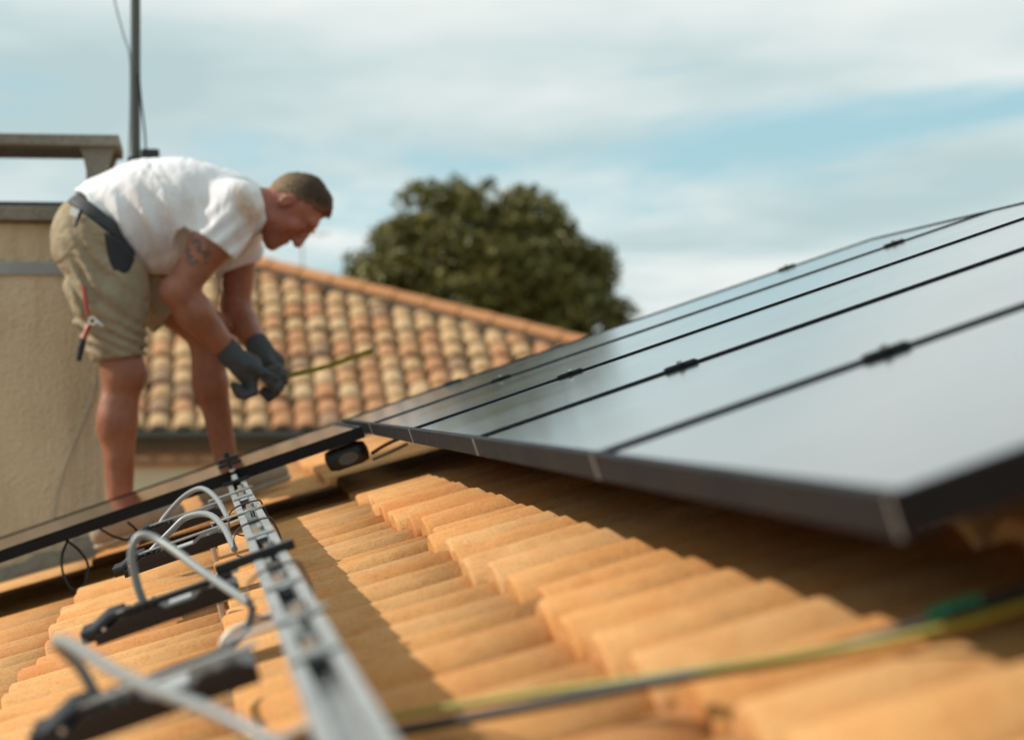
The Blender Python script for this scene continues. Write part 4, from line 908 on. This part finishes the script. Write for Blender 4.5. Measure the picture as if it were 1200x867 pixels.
for sgn in (-1, 1):
    q = MB(); q.tube([Vector(hp(0.030, 0.085, sgn*0.014)-MO), Vector(hp(0.034, 0.091, sgn*0.032)-MO), Vector(hp(0.028, 0.074, sgn*0.052)-MO)], [0.004, 0.0052, 0.003], 6); q.build('eyebrow', M_h.m, man)
    q = MB()
    cs = Vector(hp(0.006, 0.0795, sgn*0.031)-MO); vs_ = []; fs_ = []
    q.tube([cs-Vector(ff)*0.007, cs+Vector(ff)*0.002, cs+Vector(ff)*0.006], [0.0085, 0.0085, 0.004], 10); q.build('eye', plain('eye', (0.10, 0.085, 0.075), 0.25), man)

# gloves: each hand with a palm, four curled fingers and a thumb
M['glove'] = plain('grey knitted glove', (0.062, 0.065, 0.070), 0.85, 0, 0.25, 0.3, 60, 0.6)
def glove(wrist, elbow, knuck, spread, fingers, thumb, cuff, rf=0.0128):
    pts_ = [wrist, knuck] + [p_ for f_ in fingers for p_ in f_] + list(thumb); pts_ = np.array(pts_)
    g_ = Field(pts_.min(0)-0.07, pts_.max(0)+0.07, 0.0033)
    ad_ = (elbow-wrist)/np.linalg.norm(elbow-wrist)
    g_.cap(wrist+ad_*cuff, 0.0405, wrist, 0.036, 0.01)
    for i, f_ in enumerate(fingers):
        g_.cap(wrist + (f_[0]-wrist)*0.15, 0.029, f_[0], 0.019, 0.02)
    g_.ell(wrist*0.30+knuck*0.70, (0.046, 0.040, 0.040), k=0.02)
    for f_ in fingers:
        for a_, b_ in zip(f_[:-1], f_[1:]): g_.cap(a_, rf+0.0015, b_, rf, 0.004)
    g_.cap(wrist + (thumb[0]-wrist)*0.3, 0.020, thumb[0], 0.016, 0.015)
    for a_, b_ in zip(thumb[:-1], thumb[1:]): g_.cap(a_, 0.0135, b_, 0.0115, 0.005)
    g_.plane(wrist + ad_*cuff, ad_)
    g_.warp(lambda X, Y, Z: 0.0007*np.sin(X*420)*np.sin(Z*380))
    link('glove', g_.mesh('glove', MO), M['glove'], man)
# near (right) hand: back of the hand to the camera, fingers curled under, index and thumb pinching forward
nf = []
for i, dyy in enumerate((-0.026, -0.004, 0.017, 0.036)):        # index .. little, side by side in depth
    Yk = 7.535 + dyy*0.9
    if i == 0: nf.append([J(301, 432, Yk), J(314, 446, Yk+0.01), J(322, 455, Yk+0.03), J(327, 450, Yk+0.05)])
    else: nf.append([J(299-3*i, 440+2*i, Yk), J(303-5*i, 458+1.2*i, Yk-0.006), J(292-4*i, 464-0.5*i, Yk+0.0), J(283-3*i, 455-1*i, Yk+0.008)])
glove(nwr, nel, J(300, 436, 7.545), 0, nf, [J(292, 428, 7.50), J(308, 436, 7.50), J(323, 444, 7.535)], 0.030)
gf = []
for i, dyy in enumerate((0.036, 0.016, -0.004, -0.024)):
    Yk = 7.70 + dyy*0.9
    if i == 0: gf.append([J(324, 426, Yk), J(333, 438, Yk-0.02), J(332, 447, Yk-0.05), J(325, 450, Yk-0.06)])
    else: gf.append([J(322-2*i, 434+3*i, Yk), J(330-2*i, 452+2*i, Yk-0.01), J(321-2*i, 463+i, Yk-0.02), J(311-i, 456+i, Yk-0.02)])
glove(fwr, fel, J(322, 432, 7.70), 0, gf, [J(316, 424, 7.66), J(327, 431, 7.635), J(333, 441, 7.615)], 0.028)

# shoes on the tiles
M['shoe'] = plain('dusty beige shoe', (0.33, 0.26, 0.19), 0.85, 0, 0.25, 0.3, 25, 0.5)
M['sole'] = plain('pale sole', (0.42, 0.37, 0.30), 0.8, 0, 0.25, 0.2, 25)
def shoe(ankle, Yk):
    sa = (ankle[0]-A0 - 0.149*SP)/CP
    def r_(ds, dy_, dn): return np.array(R(sa+ds, Yk+dy_, -0.148+dn))
    F_ = Field(np.array(R(sa, Yk, -0.15))-0.33, np.array(R(sa, Yk, -0.15))+0.33, 0.005)
    F_.cap(r_(-0.04, 0, 0.045), 0.040, r_(0.10, 0, 0.045), 0.044, 0.02); F_.cap(r_(0.10, 0, 0.043), 0.044, r_(0.185, 0.004, 0.036), 0.036, 0.02)
    F_.cap(r_(-0.02, 0, 0.05), 0.042, r_(-0.005, 0, 0.105), 0.046, 0.02); F_.cap(r_(0.02, 0, 0.10), 0.038, r_(0.10, 0, 0.06), 0.038, 0.03)
    F_.plane(r_(0, 0, 0.019), np.array(R(0, 0, -1))-np.array(R(0, 0, 0)))
    F_.plane(r_(0, 0, 0.125), np.array(R(0, 0, 1))-np.array(R(0, 0, 0)))
    o = link('shoe', F_.mesh('shoe', MO), M['shoe'], man)
    G_ = Field(np.array(R(sa, Yk, -0.15))-0.33, np.array(R(sa, Yk, -0.15))+0.33, 0.005)
    G_.cap(r_(-0.04, 0, 0.035), 0.046, r_(0.10, 0, 0.035), 0.050, 0.02); G_.cap(r_(0.10, 0, 0.035), 0.050, r_(0.187, 0.004, 0.03), 0.041, 0.02)
    G_.plane(r_(0, 0, 0.020), np.array(R(0, 0, 1))-np.array(R(0, 0, 0))); G_.plane(r_(0, 0, 0.001), np.array(R(0, 0, -1))-np.array(R(0, 0, 0)))
    link('sole', G_.mesh('sole', MO), M['sole'], o)
shoe(nan_, 7.56); shoe(fan_, 7.84)

# pliers in the thigh pocket
pb = Vector(J(106, 378, 7.415)); po = empty('pliers', pb); tag(po, 'red and black handled pliers hanging from the worker shorts', 'pliers')
red = plain('red grip', (0.36, 0.045, 0.03), 0.4); 
def pl_(x, y, Y): return Vector(at(x, y, Y)) - pb
q = MB(); q.tube(spline([pl_(98, 336, 7.425), pl_(100, 352, 7.415), pl_(104, 370, 7.41)], 5), 0.0065, 8); q.build('handle', red, po)
q = MB(); q.tube(spline([pl_(105, 381, 7.405), pl_(101, 389, 7.40), pl_(98, 398, 7.395)], 5), 0.0085, 8); g1 = q.build('handle', red, po)
q = MB(); q.tube([pl_(98, 397, 7.395), pl_(95, 408, 7.392), pl_(92, 423, 7.39)], [0.0088, 0.0095, 0.008], 8); q.build('grip', M['black'], g1)
q = MB(); q.cyl(pl_(108, 376, 7.42), pl_(108, 376, 7.388), 0.014, 14); q.tube([pl_(107, 372, 7.40), pl_(113, 378, 7.40), pl_(121, 383, 7.402)], [0.010, 0.011, 0.006], 8); q.build('jaw', M['steel'], po)
q = MB(); q.cyl(pl_(108, 376, 7.388), pl_(108, 376, 7.382), 0.006, 10); q.build('rivet', M['black'], po)

# tape measure held between the gloves
tp = Vector(J(321, 438, 7.62)); to = empty('tape_measure', tp); tag(to, 'yellow tape measure stretched out from the worker gloved hands', 'tape measure')
q = MB(); q.bbox((-0.030, -0.016, -0.030), (0.030, 0.016, 0.028), 0.010, Matrix.Rotation(math.radians(-15), 4, 'Y')); q.build('case', plain('tape case', (0.05, 0.05, 0.05), 0.5), to)
bp = spline([at(328, 443, 7.62), at(345, 439, 7.61), at(385, 429, 7.60), at(415, 418, 7.60), at(438, 410, 7.60)], 6); q = MB(); vs_ = []
for p_ in bp:
    p_ = Vector(p_)-tp
    vs_ += [p_ + Vector((0, -0.0040, 0.0075)), p_ + Vector((0, -0.0012, 0)), p_ + Vector((0, 0.0022, -0.0075)), p_ + Vector((0, 0.0032, -0.0075)), p_ + Vector((0, -0.0002, 0)), p_ + Vector((0, -0.0030, 0.0075))]
k_ = len(bp); q.add(vs_, [(i*6+j, i*6+(j+1) % 6, (i+1)*6+(j+1) % 6, (i+1)*6+j) for i in range(k_-1) for j in range(6)] + [tuple(range(6)), tuple((k_-1)*6+j for j in range(6))[::-1]])
q.build('blade', plain('yellow blade', (0.26, 0.24, 0.03), 0.45, 0, 0.5, 0.1), to)
p_ = Vector(bp[-1])-tp; q = MB(); q.box(p_ + Vector((-0.001, -0.008, -0.009)), p_ + Vector((0.002, 0.008, 0.004))); q.build('end_hook', M['steel'], to)
